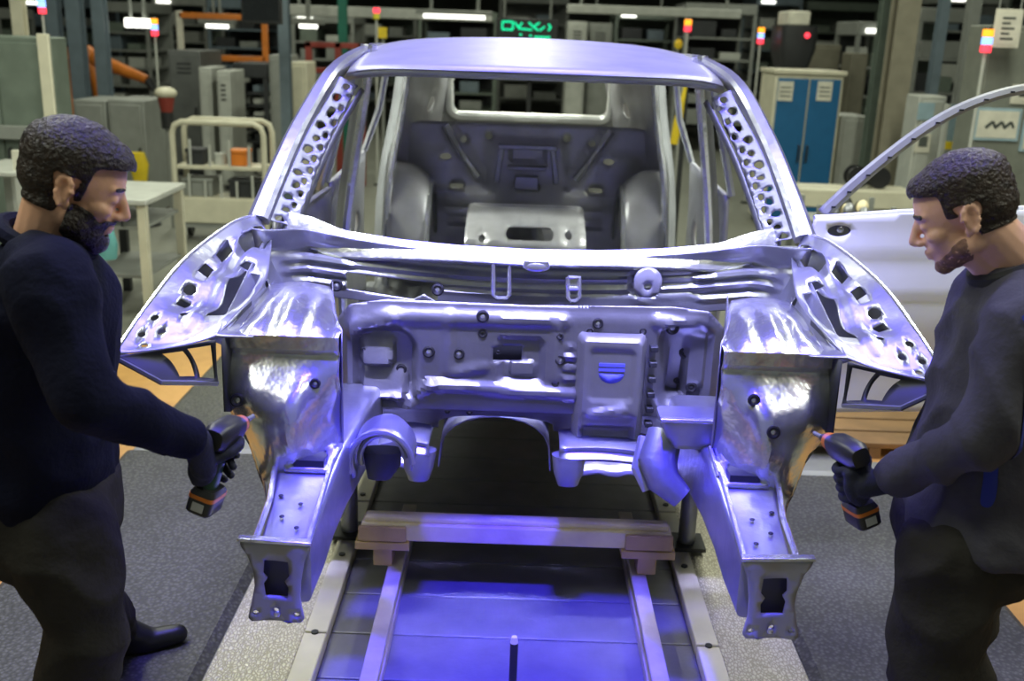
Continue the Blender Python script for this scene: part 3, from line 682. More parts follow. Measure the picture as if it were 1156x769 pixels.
    for px, py, r in ([(268, 452, .016), (356, 433, .012)] if s < 0 else [(851, 452, .014), (873, 488, .015)]):
        yy = 2.2
        for _ in range(8):
            p = at(px, py, yy); yy = ty(max(.45, abs(p.x - XC)), p.z)
        grommet(tower, at(px, py, yy - .003), (0, -1, .25), r)
    # rail
    rail = nb(); secs = []
    for y, x0, x1, z0, z1 in [(1.93, .455, .562, .568, .718), (2.06, .45, .572, .575, .735), (2.16, .445, .585, .60, .76), (2.26, .43, .60, .63, .80), (2.75, .41, .58, .60, .78)]:
        secs.append((mir(V(((x0 + x1) / 2, y, (z0 + z1) / 2))), V(((x1 - x0) / 2, 0, 0)), V((0, 0, (z1 - z0) / 2))))
    loft(rail, secs, 32, 9); rl = build('front_rail', rail, STEEL, car)
    for sx2 in (.455, .567):
        bm = nb(); tube(bm, [mir(V((sx2, 1.91, .722))), mir(V((sx2 + .004, 2.06, .742))), mir(V((sx2 + (.02 if sx2 > .5 else 0), 2.2, .785)))], .007, 6); build('seam', bm, STEELB, rl)
    bm = nb(); sheet(bm, [(.455, 0), (.56, 0), (.575, .09), (.44, .09)], [rrect(.505, .045, .032, .024, .006)], lambda u, v: mir(V((u, 2.16 + v, .772 + v * .35))), .02); build('rail_bridge', bm, STEELB, rl, thick=.01)
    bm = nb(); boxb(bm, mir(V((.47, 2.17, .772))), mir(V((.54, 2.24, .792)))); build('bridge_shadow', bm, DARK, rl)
    for dx, dy in ((.49, 1.96), (.53, 2.0), (.50, 2.05), (.55, 2.08)):
        bm = nb(); ell(bm, mir(V((dx, dy, .722 + (dy - 1.905) * .13))), (.006, .006, .003), sub=2); build('plug', bm, RUBBER, rl)
    pts = [(.447, .728), (.592, .733), (.590, .722), (.578, .70), (.568, .66), (.566, .63), (.574, .59), (.582, .555), (.575, .545), (.470, .547), (.463, .555), (.470, .60), (.468, .64), (.460, .69), (.450, .715)]
    hole = [(.492, .688), (.545, .688), (.548, .655), (.540, .645), (.548, .632), (.545, .602), (.495, .602), (.492, .628), (.500, .642), (.490, .655)]
    bm = nb(); sheet(bm, pts, [hole, circ(.522, .57, .007, 10), circ(.478, .565, .006, 8), circ(.566, .565, .006, 8)], lambda u, v: mir(V((u, 1.895 + .004 * math.sin(u * 50), v))), .014); pt = build('crash_plate', bm, STEELC, rl, thick=.008)
    bm = nb(); bar(bm, mir(V((.444, 1.892, .731))), mir(V((.596, 1.892, .736))), .02, .008); build('plate_lip', bm, STEELB, pt, bev=.002)
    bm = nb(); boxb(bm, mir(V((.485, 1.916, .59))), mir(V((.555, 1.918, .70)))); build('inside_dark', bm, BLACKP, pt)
    bm = nb(); ell(bm, mir(V((.52, 1.885, .565))), (.007, .003, .007)); build('bolt_head', bm, STEELB, pt)
    # engine mount
    bm = nb(); rows = []
    for i in range(15):
        a = lerp(-.15, 1.05, i / 14) * PI
        R = .078
        rows.append([mir(V((.355 + R * math.cos(a) * (1 - .2 * (j == 4)), 2.32 + j * .04 - .03, .735 + R * 1.1 * math.sin(a) * (1 - .15 * (j == 4))))) for j in range(5)])
    if s < 0:
        strip(bm, rows); em = build('engine_mount', bm, STEEL, car, thick=.008)
        for r_, dy in ((.056, .01), (.078, -.03)):
            bm = nb(); tube(bm, [mir(V((.355 + r_ * math.cos(a), 2.32 + dy, .735 + r_ * 1.1 * math.sin(a)))) for a in [(-.3 + k * .26) for k in range(14)]], .008, 8); build('mount_rib', bm, STEEL, em)
        bm = nb(); loft(bm, [(mir(V((.36, 2.36, .745))), V((.05, 0, 0)), V((0, .03, 0))), (mir(V((.36, 2.37, .70))), V((.045, 0, 0)), V((0, .03, 0))), (mir(V((.37, 2.38, .66))), V((.03, 0, 0)), V((0, .02, 0)))], 18); build('mount_dark_fill', bm, DARK, em)  # dark solid painted in for the shaded inside of the mount arch
    else:
        bm = nb(); loft(bm, [(K(.405, 2.36, .868), V((.082, 0, 0)), V((0, .055, 0))), (K(.405, 2.36, .856), V((.082, 0, 0)), V((0, .055, 0))), (K(.415, 2.38, .795), V((.064, 0, 0)), V((0, .045, 0))), (K(.42, 2.38, .785), V((.06, 0, 0)), V((0, .045, 0)))], 28, 7); em = build('mount_bracket', bm, STEEL, car)
        bm = nb(); boxb(bm, K(.32, 2.30, .866), K(.487, 2.318, .876)); build('bracket_lip', bm, STEELB, em, bev=.003)
        bm = nb(); tube(bm, [K(.35, 2.40, .80), K(.33, 2.36, .74), K(.345, 2.33, .70), K(.39, 2.31, .665)], [.045, .05, .042, .03], 14); build('mount_leg', bm, STEELD, em)
        bm = nb(); tube(bm, [K(.30, 2.42, .78), K(.285, 2.38, .71), K(.31, 2.36, .66)], [.016, .018, .014], 10); build('mount_rib', bm, STEEL, em)
        for k in range(5):
            bm = nb(); tube(bm, [K(.45 + k * .022, 2.20, .775), K(.44 + k * .022, 2.28, .815)], .006, 6); build('ridge', bm, STEEL, em)
# left front door, closed: inner panel seen through the windscreen
def dpl(u, v): return K(-.775 + .10 * (v - .9) ** 2 + .014 * stamp(u, v, 3.45, 1.08, .38, .04, .03, .02) + .012 * stamp(u, v, 3.4, .8, .3, .15, .05, .03), u, v)
bm = nb(); sheet(bm, [(3.0, .5), (3.84, .5), (3.86, 1.175), (2.98, 1.195)], [circ(3.3, .82, .12, 14, .12), circ(3.6, .85, .08, 12, .12)], dpl, .04); fd = build('front_door', bm, STEELC, car, thick=.02, label='closed bare metal front door')
bm = nb(); tube(bm, [K(-.80, 2.98, 1.19), K(-.775, 3.02, 1.27), K(-.735, 3.12, 1.42), K(-.675, 3.32, 1.575), K(-.655, 3.55, 1.62), K(-.65, 3.72, 1.635), K(-.70, 3.76, 1.45), K(-.79, 3.82, 1.17)], .015, 8); build('window_frame', bm, STEEL, fd)
# right front door, open: white outer skin faces the front
def dskin(u, v):      # u along the door from hinge, v height
    h = .03 * math.sin(max(0, min(1, (v - .62) / .60)) * PI) + .012 * sst(1.125, 1.165, v) - .014 * sst(1.03, 1.0, v) - .05 * sst(1.0, .72, v)
    return V((.865 + u * .985, 3.02 + u * .16 - h, v))
RIM = [(.02, 1.255), (.10, 1.26), (.3, 1.275), (.7, 1.29), (1.12, 1.295)]
bm = nb(); sheet(bm, [(0, .62), (1.1, .60), (1.14, .95), (1.12, 1.295), (.7, 1.29), (.3, 1.277), (.02, 1.258), (-.005, 1.15), (0, .9)], [circ(.098, 1.222, .038, 18, .018)], dskin, .022)
od = build('front_door', bm, PRIMER, car, thick=.012, label='open white front door')
bm = nb(); sheet(bm, circ(.098, 1.222, .05, 18, .027), [], lambda u, v: dskin(u, v) + V((0, .022, 0)), .02); hp = build('mirror_opening', bm, mat('grey_recess', (.16, .16, .15), .2, .5), od, thick=.004)
bm = nb(); torus(bm, V((0, 0, 0)), (0, 1, 0), .038, .004, 24, 6)
for v in bm.verts: v.co.z *= .5; v.co += dskin(.098, 1.222)
build('opening_rim', bm, DARK, od)
bm = nb(); ell(bm, dskin(.11, 1.222) + V((0, .012, 0)), (.012, .006, .010)); build('plug', bm, STEELB, hp)
WF = [at(930, 243, 3.04), at(958, 216, 3.05), at(1000, 180, 3.06), at(1050, 143, 3.08), at(1100, 117, 3.10), at(1156, 101, 3.12), at(1230, 96, 3.16), at(1300, 110, 3.19), at(1330, 180, 3.20), at(1345, 262, 3.21)]
bm = nb(); rows = []
for k in range(41):
    t = k / 40; p = poly(WF, t); d = (poly(WF, t + .01) - poly(WF, t - .01)).normalized(); nn = V((d.z, 0, -d.x)).normalized()
    wd = lerp(.020, .015, min(1, t * 2))
    rows.append([p + nn * (-wd) + V((0, .015, 0)), p + nn * (-wd * .8) + V((0, -.004, 0)), p + nn * wd * .1 + V((0, -.008, 0)), p + nn * wd * .3 + V((0, .004, 0)), p + nn * wd + V((0, .008, 0)), p + nn * wd * 1.1 + V((0, .022, 0))])
strip(bm, rows); wfm = build('window_frame', bm, mat('grey_frame_primer', (.40, .41, .38), .1, .4), od, thick=.004)
for k in range(9):
    bm = nb(); p = poly(WF, .05 + k * .06); box(bm, p + V((0, -.010, 0)), (.012, .004, .005)); build('slot', bm, DARK, wfm)
bm = nb(); tube(bm, [dskin(u, v) + V((0, .004, .004)) for u, v in RIM], .008, 8); build('waist_edge', bm, PRIMER, od)
bm = nb()
for z in (.80, 1.12): boxb(bm, (.80, 2.99, z), (.87, 3.03, z + .05))
build('hinge', bm, STEELD, od, bev=.004)

# ------------------------------------------------------------------ people
def remesh(bm, vox, smooth_it=6, fac=0.5):
    me = bpy.data.meshes.new('tmp'); bm.to_mesh(me); bm.free()
    o = bpy.data.objects.new('tmp', me); COL.objects.link(o)
    md = o.modifiers.new('r', 'REMESH'); md.mode = 'VOXEL'; md.voxel_size = vox
    if smooth_it:
        s2 = o.modifiers.new('s', 'SMOOTH'); s2.factor = fac; s2.iterations = smooth_it
    dg = bpy.context.evaluated_depsgraph_get(); dg.update(); ev = o.evaluated_get(dg)
    out = bmesh.new(); out.from_mesh(ev.to_mesh()); ev.to_mesh_clear()
    bpy.data.objects.remove(o); bpy.data.meshes.remove(me)
    return out
def patch(src, test, lift):
    """copy of the faces of src where test(p) > 0, lifted off along the normal"""
    src.normal_update(); out = nb(); mp = {}
    val = {v.index: test(v.co) for v in src.verts}
    for f in src.faces:
        if all(val[v.index] > 0 for v in f.verts):
            vs = []
            for v in f.verts:
                if v.index not in mp:
                    mp[v.index] = out.verts.new(v.co + v.normal * lift(v.co, val[v.index]))
                vs.append(mp[v.index])
            out.faces.new(vs)
    for _ in range(8):
        new = {}
        for v in out.verts:
            if v.is_boundary:
                nbv = [e.other_vert(v).co for e in v.link_edges if e.is_boundary]
                if len(nbv) == 2: new[v] = v.co * .5 + (nbv[0] + nbv[1]) * .25
        for v, c in new.items(): v.co = c
    return out
def folds(bm, amp, sc, seed, squash=(1, 1, 1)):
    bm.normal_update()
    for v in bm.verts:
        p = V((v.co.x * squash[0], v.co.y * squash[1], v.co.z * squash[2])) * sc + V((seed, 0, 0))
        n = noise.noise(p) ; n2 = noise.noise(p * 2.3)
        v.co += v.normal * amp * ((1 - abs(n) * 2.2) + .35 * n2)
def head_axes(yaw, pitch, side):
    """side = +1 faces +X, -1 faces -X; yaw turns away from the camera"""
    f = V((side * math.cos(pitch) * math.cos(yaw), math.cos(pitch) * math.sin(yaw), -math.sin(pitch)))
    l = V((0, 0, 1)).cross(f).normalized(); u = f.cross(l).normalized()
    return Matrix((f, l, u)).transposed()
def head_prims(bm, c, R, sc, neck_to):
    def T(p): return V(c) + R @ (V(p) * sc)
    def E(p, r): ell(bm, T(p), [q * sc for q in r], R, 3)
    E((-.016, 0, .040), (.098, .076, .083)); E((-.045, 0, .015), (.066, .066, .066)); E((.034, 0, .028), (.058, .062, .078)); E((.042, 0, -.030), (.047, .053, .062))
    E((.045, 0, -.066), (.042, .043, .038)); E((.070, 0, -.090), (.021, .023, .019)); E((.012, .044, -.058), (.042, .016, .022)); E((.012, -.044, -.058), (.042, .016, .022))
    for s in (-1, 1):
        E((.060, s * .038, -.016), (.027, .022, .019))
        E((.074, s * .032, .010), (.016, .016, .011))                    # closed-down lid
        caps(bm, T((.083, s * .008, .030)), T((.070, s * .044, .031)), .0115 * sc, .009 * sc)
        E((.099, s * .011, -.026), (.011, .008, .008))
    caps(bm, T((.090, 0, .020)), T((.112, 0, -.018)), .0080 * sc, .0115 * sc); E((.108, 0, -.024), (.010, .010, .008))
    E((.062, 0, -.048), (.030, .036, .032)); E((.089, 0, -.050), (.012, .023, .0055)); E((.087, 0, -.062), (.012, .020, .0065)); E((.078, 0, -.046), (.016, .03, .016))
    for s in (-1, 1):                                                    # ears
        b = T((-.006, s * .074, .000)); x = (R @ V((-.25, s * .55, .1))).normalized()
        Re = R @ Matrix.Rotation(s * 0.45, 3, 'Z') @ Matrix.Rotation(-.18, 3, 'Y')
        ell(bm, T((-.008, s * .074, -.002)), (.017 * sc, .0045 * sc, .028 * sc), Re)
        for k in range(9):
            a = math.radians(-70 + k * 31); q = V((-.020 * math.cos(a - PI * .0) * -1 * .9 - .002, 0, .031 * math.sin(a)))
            ell(bm, T((-.008, s * .078, .0)) + Re @ (V((-.017 * math.cos(a), s * .005, .029 * math.sin(a))) * sc), (.0066 * sc,) * 3, None, 2)
        ell(bm, T((.002, s * .072, -.028)), (.009 * sc, .006 * sc, .011 * sc), R)
    caps(bm, T((-.028, 0, -.035)), V(neck_to), .058 * sc, .064 * sc)
    caps(bm, T((.012, 0, -.07)), V(lerp(V(neck_to), T((.05, 0, -.2)), .25)), .034 * sc, .05 * sc)
    return T
def grip_glove(bm, c, axis, out, wrist, sc=1.0):
    """a gloved right-or-left hand closed round a handle: axis = handle up, out = from handle away from the wrist"""
    c = V(c); z = V(axis).normalized(); x = V(out); x = (x - z * x.dot(z)).normalized(); y = z.cross(x)
    def L(a, b, d): return c + (x * a + y * b + z * d) * sc
    ell(bm, L(-.038, .012, -.006), (.020 * sc, .030 * sc, .043 * sc), Matrix((x, y, z)).transposed())
    caps(bm, L(-.036, .02, .026), L(-.036, .015, -.036), .016 * sc, .015 * sc)
    ln = [.92, 1.0, .95, .78]
    for i in range(4):
        h = .031 - .0215 * i; a0, a1 = 165, 165 - 245 * ln[i]
        pts = []
        for k in range(8):
            a = math.radians(lerp(a0, a1, k / 7)); rr = .0305 + .003 * math.cos((k / 7 * 3 % 1) * 2 * PI)
            pts.append(L(rr * math.cos(a), rr * math.sin(a), h - .002 * k))
        for k, (p, q) in enumerate(zip(pts, pts[1:])): caps(bm, p, q, (.0098 - .0003 * k) * sc, (.0096 - .0003 * k) * sc, 1)
    tp = [L(-.040, -.008, .022), L(-.024, -.028, .036), L(-.002, -.034, .046), L(.018, -.027, .050)]
    for k, (p, q) in enumerate(zip(tp, tp[1:])): caps(bm, p, q, (.0125 - .001 * k) * sc, (.0115 - .001 * k) * sc, 1)
    caps(bm, L(-.045, .006, -.004), V(wrist), .026 * sc, .029 * sc)
def open_glove(bm, wrist, d, side):
    wrist = V(wrist); z = V(d).normalized(); x, y, _ = frame_of(z, V((1, 0, 0)))
    def L(a, b, h): return wrist + x * a + y * b + z * h
    caps(bm, wrist, L(0, 0, .03), .028, .028); ell(bm, L(0, 0, .06), (.016, .042, .048), Matrix((x, y, z)).transposed())
    for i, ln in enumerate((.068, .076, .070, .055)):
        b = -.030 + .020 * i; p = [L(0, b, .09), L(-.008 * side, b * 1.05, .09 + ln * .5), L(-.026 * side, b * 1.05, .09 + ln * .95)]
        for u, v in zip(p, p[1:]): caps(bm, u, v, .0095, .009, 1)
    p = [L(0, -.036, .03), L(-.012 * side, -.058, .065), L(-.022 * side, -.060, .095)]
    for u, v in zip(p, p[1:]): caps(bm, u, v, .012, .0105, 1)

def person(J, side, label, skin, hairm, top_m, top_name, hair_fn, beard_fn, loc, fold_seed):
    root = thing('person', label, 'person', loc)
    X = V((1, 0, 0)) * side; Y = V((0, 1, 0))
    R = head_axes(J['yaw'], J['pitch'], side)
    bm = nb()
    T = head_prims(bm, J['head'], R, J['hs'], J['neck'])
    tor = J['torso']                                   # list of (centre, half depth X, half width Y)
    loft(bm, [(c, X * (a - .016), Y * (b - .016)) for c, a, b in tor])
    for arm in J['arms']:
        s_, e_, w_ = arm['s'], arm['e'], arm['w']
        caps(bm, s_, e_, .050, .038); caps(bm, e_, w_, .038, .025); caps(bm, tor[-2][0], s_, .05, .05)
        caps(bm, w_, V(w_) + (V(w_) - V(e_)).normalized() * .01, .020, .016)
    for leg in J['legs']:
        h_, k_, a_ = leg['h'], leg['k'], leg['a']
        caps(bm, h_, k_, .078, .050); caps(bm, k_, lerp(V(k_), V(a_), .35), .046, .050); caps(bm, lerp(V(k_), V(a_), .35), a_, .050, .034)
        caps(bm, a_, V(a_) + V(leg['toe']) * .09 + V((0, 0, -.045)), .032, .018)
    body = remesh(bm, .0043, 2, .4)
    Ri = R.transposed(); hc = V(J['head']); hs = J['hs']
    def loc_(p): return Ri @ (p - hc) / hs
    near = lambda p: (p - hc).length < .17
    body.normal_update()
    hb = patch(body, lambda p: hair_fn(loc_(p))[0] if near(p) else -1, lambda p, v: hair_fn(loc_(p))[1] * hs + .0022 + .0022 * noise.noise(p * 130) + .0015 * noise.noise(p * 300))
    bb = patch(body, lambda p: beard_fn(loc_(p))[0] if near(p) else -1, lambda p, v: beard_fn(loc_(p))[1] * hs + .001 * noise.noise(p * 250))
    def brow(p):
        q = loc_(p); return 1 if (q.x > .055 and .010 < abs(q.y) < .05 and .028 < q.z + abs(q.y) * .05 < .041) else -1
    eb = patch(body, lambda p: brow(p) if near(p) else -1, lambda p, v: .002)
    bo = build('body', body, skin, root, ang=3)
    build('hair', hb, hairm, root, thick=.004, ang=3)
    build('beard', bb, J.get('beard_m', hairm), root, thick=.003, ang=3)
    for sg_ in (-1, 1):
        e2 = eb.copy(); bmesh.ops.delete(e2, geom=[v for v in e2.verts if loc_(v.co).y * sg_ < 0], context='VERTS')
        build('eyebrow', e2, hairm, root, thick=.002, ang=3)
    eb.free()
    for s in (-1, 1):
        bm = nb(); pts = [T((.083 - .012 * abs(k - 2) * .5, s * (.022 + k * .006), .003 - .001 * abs(k - 2))) for k in range(5)]; tube(bm, pts, .0018, 6); build('eyelash_line', bm, hairm, root)
    # top garment
    bm = nb()
    loft(bm, [(c, X * a, Y * b) for c, a, b in tor])
    for arm in J['arms']:
        s_, e_, w_ = V(arm['s']), V(arm['e']), V(arm['w'])
        ct = tor[-3][0]
        caps(bm, lerp(tor[-2][0], s_, .35), s_, .075, .073); caps(bm, s_, lerp(s_, e_, .5), .071, .062); caps(bm, lerp(s_, e_, .5), e_, .062, .052); caps(bm, e_, lerp(e_, w_, .9), .051, .036)
        caps(bm, lerp(ct, s_, .8) + V((0, 0, -.02)), lerp(s_, e_, .25), .07, .07)
    top = remesh(bm, .0085, 9, .5); folds(top, J.get('fold', .006), 9, fold_seed, (1, 1, .8))
    tp = None
    extra = []
    for nm, m_, tst, lift in J.get('top_patches', []): extra.append((nm, m_, patch(top, tst, lambda p, v, l=lift: l)))
    tp = build(top_name, top, top_m, root, ang=3)
    for nm, m_, b_ in extra: build(nm, b_, m_, tp, ang=3)
    bm = nb(); nk = V(J['neck']); ax = (hc - nk).normalized(); ax = (ax + V((0, 0, .6))).normalized(); torus(bm, nk + ax * J.get('collar_up', -.01), ax, .080, .017, 28, 8); build('collar', bm, J.get('collar_m', top_m), tp)
    # trousers
    bm = nb(); loft(bm, [(c, X * a, Y * b) for c, a, b in J['hips']])
    for leg in J['legs']:
        h_, k_, a_ = V(leg['h']), V(leg['k']), V(leg['a'])
        caps(bm, h_, lerp(h_, k_, .5), .102, .094); caps(bm, lerp(h_, k_, .5), k_, .094, .074); caps(bm, k_, lerp(k_, a_, .5), .074, .072); caps(bm, lerp(k_, a_, .5), a_, .072, .060); caps(bm, a_, a_ + V((0, 0, -.008)), .058, .056)
    tr = remesh(bm, .0085, 9, .5); folds(tr, .011, 8, fold_seed + 9, (1, 1, 1.1))
    ex2 = [(nm, m_, patch(tr, tst, lambda p, v, l=lift: l)) for nm, m_, tst, lift in J.get('leg_patches', [])]
    trs = build('trousers', tr, TROUS, root, ang=3)
    for nm, m_, b_ in ex2: build(nm, b_, m_, trs, ang=3)
    for leg in J['legs']:
        a_ = V(leg['a']); t_ = V(leg['toe']).normalized(); bm = nb(); dz = leg.get('dip', 0.0)
        heel = a_ + t_ * -.05; heel.z = a_.z - .075; toe = a_ + t_ * .17; toe.z = max(.046, a_.z - .075 - dz)
        caps(bm, heel + V((0, 0, .01)), lerp(heel, toe, .55) + V((0, 0, .008)), .034, .038); caps(bm, lerp(heel, toe, .55), toe, .038, .030); caps(bm, heel + V((0, 0, .02)), a_ + V((0, 0, .02)), .042, .050); caps(bm, a_, lerp(heel, toe, .6) + V((0, 0, .01)), .045, .036)
        sh = remesh(bm, .006, 5); mn = min(v.co.z for v in sh.verts)
        for v in sh.verts: v.co.z = max(v.co.z, .0200)
        build('shoe', sh, SHOE, root, ang=3)
    for arm in J['arms']:
        bm = nb()
        if arm.get('grip'): g = arm['grip']; grip_glove(bm, g[0], g[1], g[2], arm['w'])
        else: open_glove(bm, arm['w'], V(arm['w']) - V(arm['e']), side)
        build('glove', remesh(bm, .0034, 2, .4), GLOVE, root, ang=3)
    return root

def drill(name, label, c, axis, nose, flip, group=None):
    """pistol-grip cordless tool; c = middle of the grip, axis = grip up, nose = barrel direction"""
    c = V(c); z = V(axis).normalized(); x = V(nose); x = (x - z * x.dot(z)).normalized(); y = z.cross(x)
    M = Matrix((x, y, z)).transposed()
    k_ = .82
    def L(a, b, d): return c + (x * a + y * b + z * d) * k_
    t = thing(name, label, 'tool', tuple(L(0, 0, -.13)), group)
    def lf(bm, secs, n=20, pw=3): loft(bm, [(L(*p), M @ V(a) * k_, M @ V(b) * k_) for p, a, b in secs], n, pw)
    bm = nb(); lf(bm, [((-.004, 0, -.072), (.024, 0, 0), (0, .018, 0)), ((0, 0, -.03), (.019, 0, 0), (0, .0165, 0)), ((.002, 0, .02), (.020, 0, 0), (0, .0165, 0)), ((.004, 0, .052), (.026, 0, 0), (0, .02, 0))]); build('grip', bm, TOOLG, t, label='dark green grip')
    bm = nb(); lf(bm, [((-.07, 0, .076), (0, 0, .024), (0, .024, 0)), ((-.05, 0, .076), (0, 0, .034), (0, .032, 0)), ((.03, 0, .076), (0, 0, .034), (0, .032, 0)), ((.06, 0, .076), (0, 0, .026), (0, .026, 0))]); build('motor_housing', bm, BLACKP, t)
    bm = nb(); lf(bm, [((.058, 0, .076), (0, 0, .027), (0, .027, 0)), ((.085, 0, .076), (0, 0, .022), (0, .022, 0))], 20, 2); build('gear_case', bm, TOOLO, t, label='orange gear case')
    bm = nb(); lf(bm, [((.083, 0, .076), (0, 0, .016), (0, .016, 0)), ((.112, 0, .076), (0, 0, .011), (0, .011, 0))], 16, 2); ch = build('chuck', bm, DARK, t)
    bm = nb(); cyl(bm, L(.11, 0, .076), L(.155, 0, .076), .005, n=10); build('socket_bit', bm, STEELD, ch)
    bm = nb(); lf(bm, [((-.006, 0, -.068), (.034, 0, 0), (0, .027, 0)), ((-.004, 0, -.080), (.043, 0, 0), (0, .033, 0)), ((-.004, 0, -.128), (.043, 0, 0), (0, .033, 0)), ((-.004, 0, -.134), (.038, 0, 0), (0, .029, 0))], 24, 6); bt = build('battery', bm, BLACKP, t)
    bm = nb(); lf(bm, [((-.004, 0, -.093), (.0442, 0, 0), (0, .0342, 0)), ((-.004, 0, -.083), (.0442, 0, 0), (0, .0342, 0))], 24, 6); build('orange_band', bm, TOOLO, bt, label='orange band')
    sg = -1 if (M @ V((0, 1, 0))).y > 0 else 1
    bm = nb(); box(bm, L(-.004, 0, -.112), (.0888 * k_, .030 * k_, .022 * k_), M); build('label_plate', bm, LABEL, bt, label='pale grey label')
    bm = nb(); box(bm, L(.024, 0, .03), (.010, .010, .018), M); build('trigger', bm, TOOLO, t, bev=.003)
    return t

# left man ---------------------------------------------------------------
gl = at(246, 520, 1.87); axl = V((.30, .05, 1)); nol = V((.22, 1, .05))
hl = at(84, 211, 1.90)
JL = dict(head=hl, yaw=math.radians(16), pitch=math.radians(24), hs=.91, neck=at(52, 268, 1.90), collar_up=.0,
    torso=[(at(52, 572, 1.88), .115, .165), (at(50, 520, 1.88), .120, .165), (at(46, 450, 1.88), .128, .165), (at(42, 390, 1.88), .138, .175), (at(44, 335, 1.88), .128, .180), (at(50, 300, 1.89), .09, .15), (at(53, 272, 1.90), .06, .075)],
    arms=[dict(s=at(55, 322, 1.71), e=at(100, 452, 1.64), w=at(222, 498, 1.80), grip=(gl, axl, nol)), dict(s=at(88, 325, 2.03), e=at(92, 420, 2.09), w=at(70, 490, 2.14))],
    hips=[(at(52, 540, 1.88), .118, .165), (at(56, 580, 1.88), .125, .170), (at(58, 610, 1.88), .115, .165)],
    legs=[dict(h=at(66, 600, 1.79), k=at(104, 700, 1.77), a=at(104, 915, 1.86), toe=(1, .1, 0)), dict(h=at(55, 600, 1.97), k=at(98, 668, 2.26), a=V((-1.10, 2.52, .105)), toe=(.92, .4, 0), dip=0)],
    top_patches=[], fold=.010)
JL['legs'][0]['a'] = V((-.98, 1.80, .105))
def hairL(q):
    if q.z < -.075 or q.x > .102: return (-1, 0)
    line = .068 - .30 * max(0, abs(q.y) - .035)            # forehead hairline height
    top = q.z > line and q.x > -.03
    back = q.x <= -.012 and q.z > -.055 - .25 * max(0, -q.x - .03) * 0
    sideb = -.02 < q.x < .028 and q.z > .012 and abs(q.y) > .04
    burn = .006 < q.x < .026 and q.z > -.06 and abs(q.y) > .05
    if abs(q.y) > .070 and -.035 < q.x < .016 and -.04 < q.z < .030: return (-1, 0)
    if not (top or back or sideb or burn): return (-1, 0)
    t = .0025 + .013 * sst(.015, .09, q.z) + .006 * sst(.02, .09, q.x) * sst(.05, .09, q.z)
    return (1, t)
def beardL(q):
    if q.z > -.02 or q.z < -.125 or q.x < .004: return (-1, 0)
    if q.z < -.098 and q.x < .03: return (-1, 0)
    jaw = q.z < -.014 - .45 * max(0, q.x - .01) + .9 * max(0, abs(q.y) - .045) or q.z < -.070
    lip = q.x > .080 and -.066 < q.z < -.046 and abs(q.y) < .024
    mous = q.x > .066 and -.052 < q.z < -.033 and abs(q.y) < .040
    if lip or not (jaw or mous): return (-1, 0)
    return (1, .003 + .006 * sst(-.05, -.09, q.z))
def seg_test(a, b, r, ycut):
    a, b = V(a), V(b)
    def f(p):
        d = b - a; t = (p - a).dot(d) / d.dot(d)
        if t < 0 or t > 1 or p.y > ycut: return -1
        return 1 if abs((p - a - d * t).x) < r else -1
    return f
ragc = at(107, 545, 1.72)
JL['leg_patches'] = [('pocket_flap', mat('charcoal_flap', (.052, .048, .044), 0, .9), lambda p: 1 if (p - at(28, 556, 1.72)).length < .075 and abs(p.z - at(28, 556, 1.72).z) < .014 and p.y < 1.88 else -1, .005),
                     ('blue_cloth', STRIPE, lambda p: 1 if abs(p.x - ragc.x) < .022 and abs(p.z - ragc.z) < .045 and p.y < 1.86 else -1, .008)]
pl_ = person(JL, 1, 'bearded person in navy sweater and charcoal trousers leaning to the car from the left', SKIN, HAIRM, NAVY, 'sweater', hairL, beardL, (-.85, 1.9, .02), 3.1)
drill('cordless_driver', 'black and green cordless driver with orange band held by the man in the navy sweater', gl, axl, nol, 1)

# right man --------------------------------------------------------------
gr_ = at(962, 538, 1.98); axr = V((-.34, .02, 1)); nor = V((-.30, 1, .05))
hr = at(1088, 243, 1.98)
JR = dict(head=hr, yaw=math.radians(20), pitch=math.radians(27), hs=.91, neck=at(1148, 297, 1.97), collar_up=.006, beard_m=STUBBLE, collar_m=mat('black_collar', (.012, .012, .014), 0, .9),
    torso=[(at(1102, 592, 1.97), .150, .200), (at(1114, 540, 1.97), .142, .190), (at(1133, 470, 1.97), .140, .180), (at(1150, 410, 1.97), .140, .185), (at(1157, 365, 1.97), .130, .185), (at(1156, 330, 1.97), .10, .155), (at(1150, 300, 1.97), .06, .075)],
    arms=[dict(s=at(1158, 374, 1.80), e=at(1110, 496, 1.74), w=at(1000, 542, 1.93), grip=(gr_, axr, nor)), dict(s=at(1115, 360, 2.12), e=at(1130, 470, 2.17), w=at(1150, 540, 2.2))],
    hips=[(at(1090, 585, 1.97), .125, .170), (at(1086, 610, 1.97), .130, .175), (at(1085, 640, 1.97), .115, .165)],
    legs=[dict(h=at(1072, 630, 1.88), k=at(1046, 770, 1.86), a=V((1.06, 1.86, .105)), toe=(-.9, .3, 0)), dict(h=at(1080, 630, 2.06), k=at(1075, 730, 2.06), a=V((1.16, 2.08, .105)), toe=(-1, .2, 0))],
    fold=.012)
def hairR(q):
    if q.z < -.06 or q.x > .105: return (-1, 0)
    line = .070 - .25 * max(0, abs(q.y) - .03)
    top = q.z > line and q.x > -.03
    back = q.x <= -.014 and q.z > -.045
    sideb = -.02 < q.x < .034 and q.z > .010 and abs(q.y) > .04
    if abs(q.y) > .070 and -.035 < q.x < .016 and -.04 < q.z < .030: return (-1, 0)
    if not (top or back or sideb): return (-1, 0)
    return (1, .0012 + .012 * sst(.045, .095, q.z) + .007 * sst(.03, .09, q.x) * sst(.06, .09, q.z))
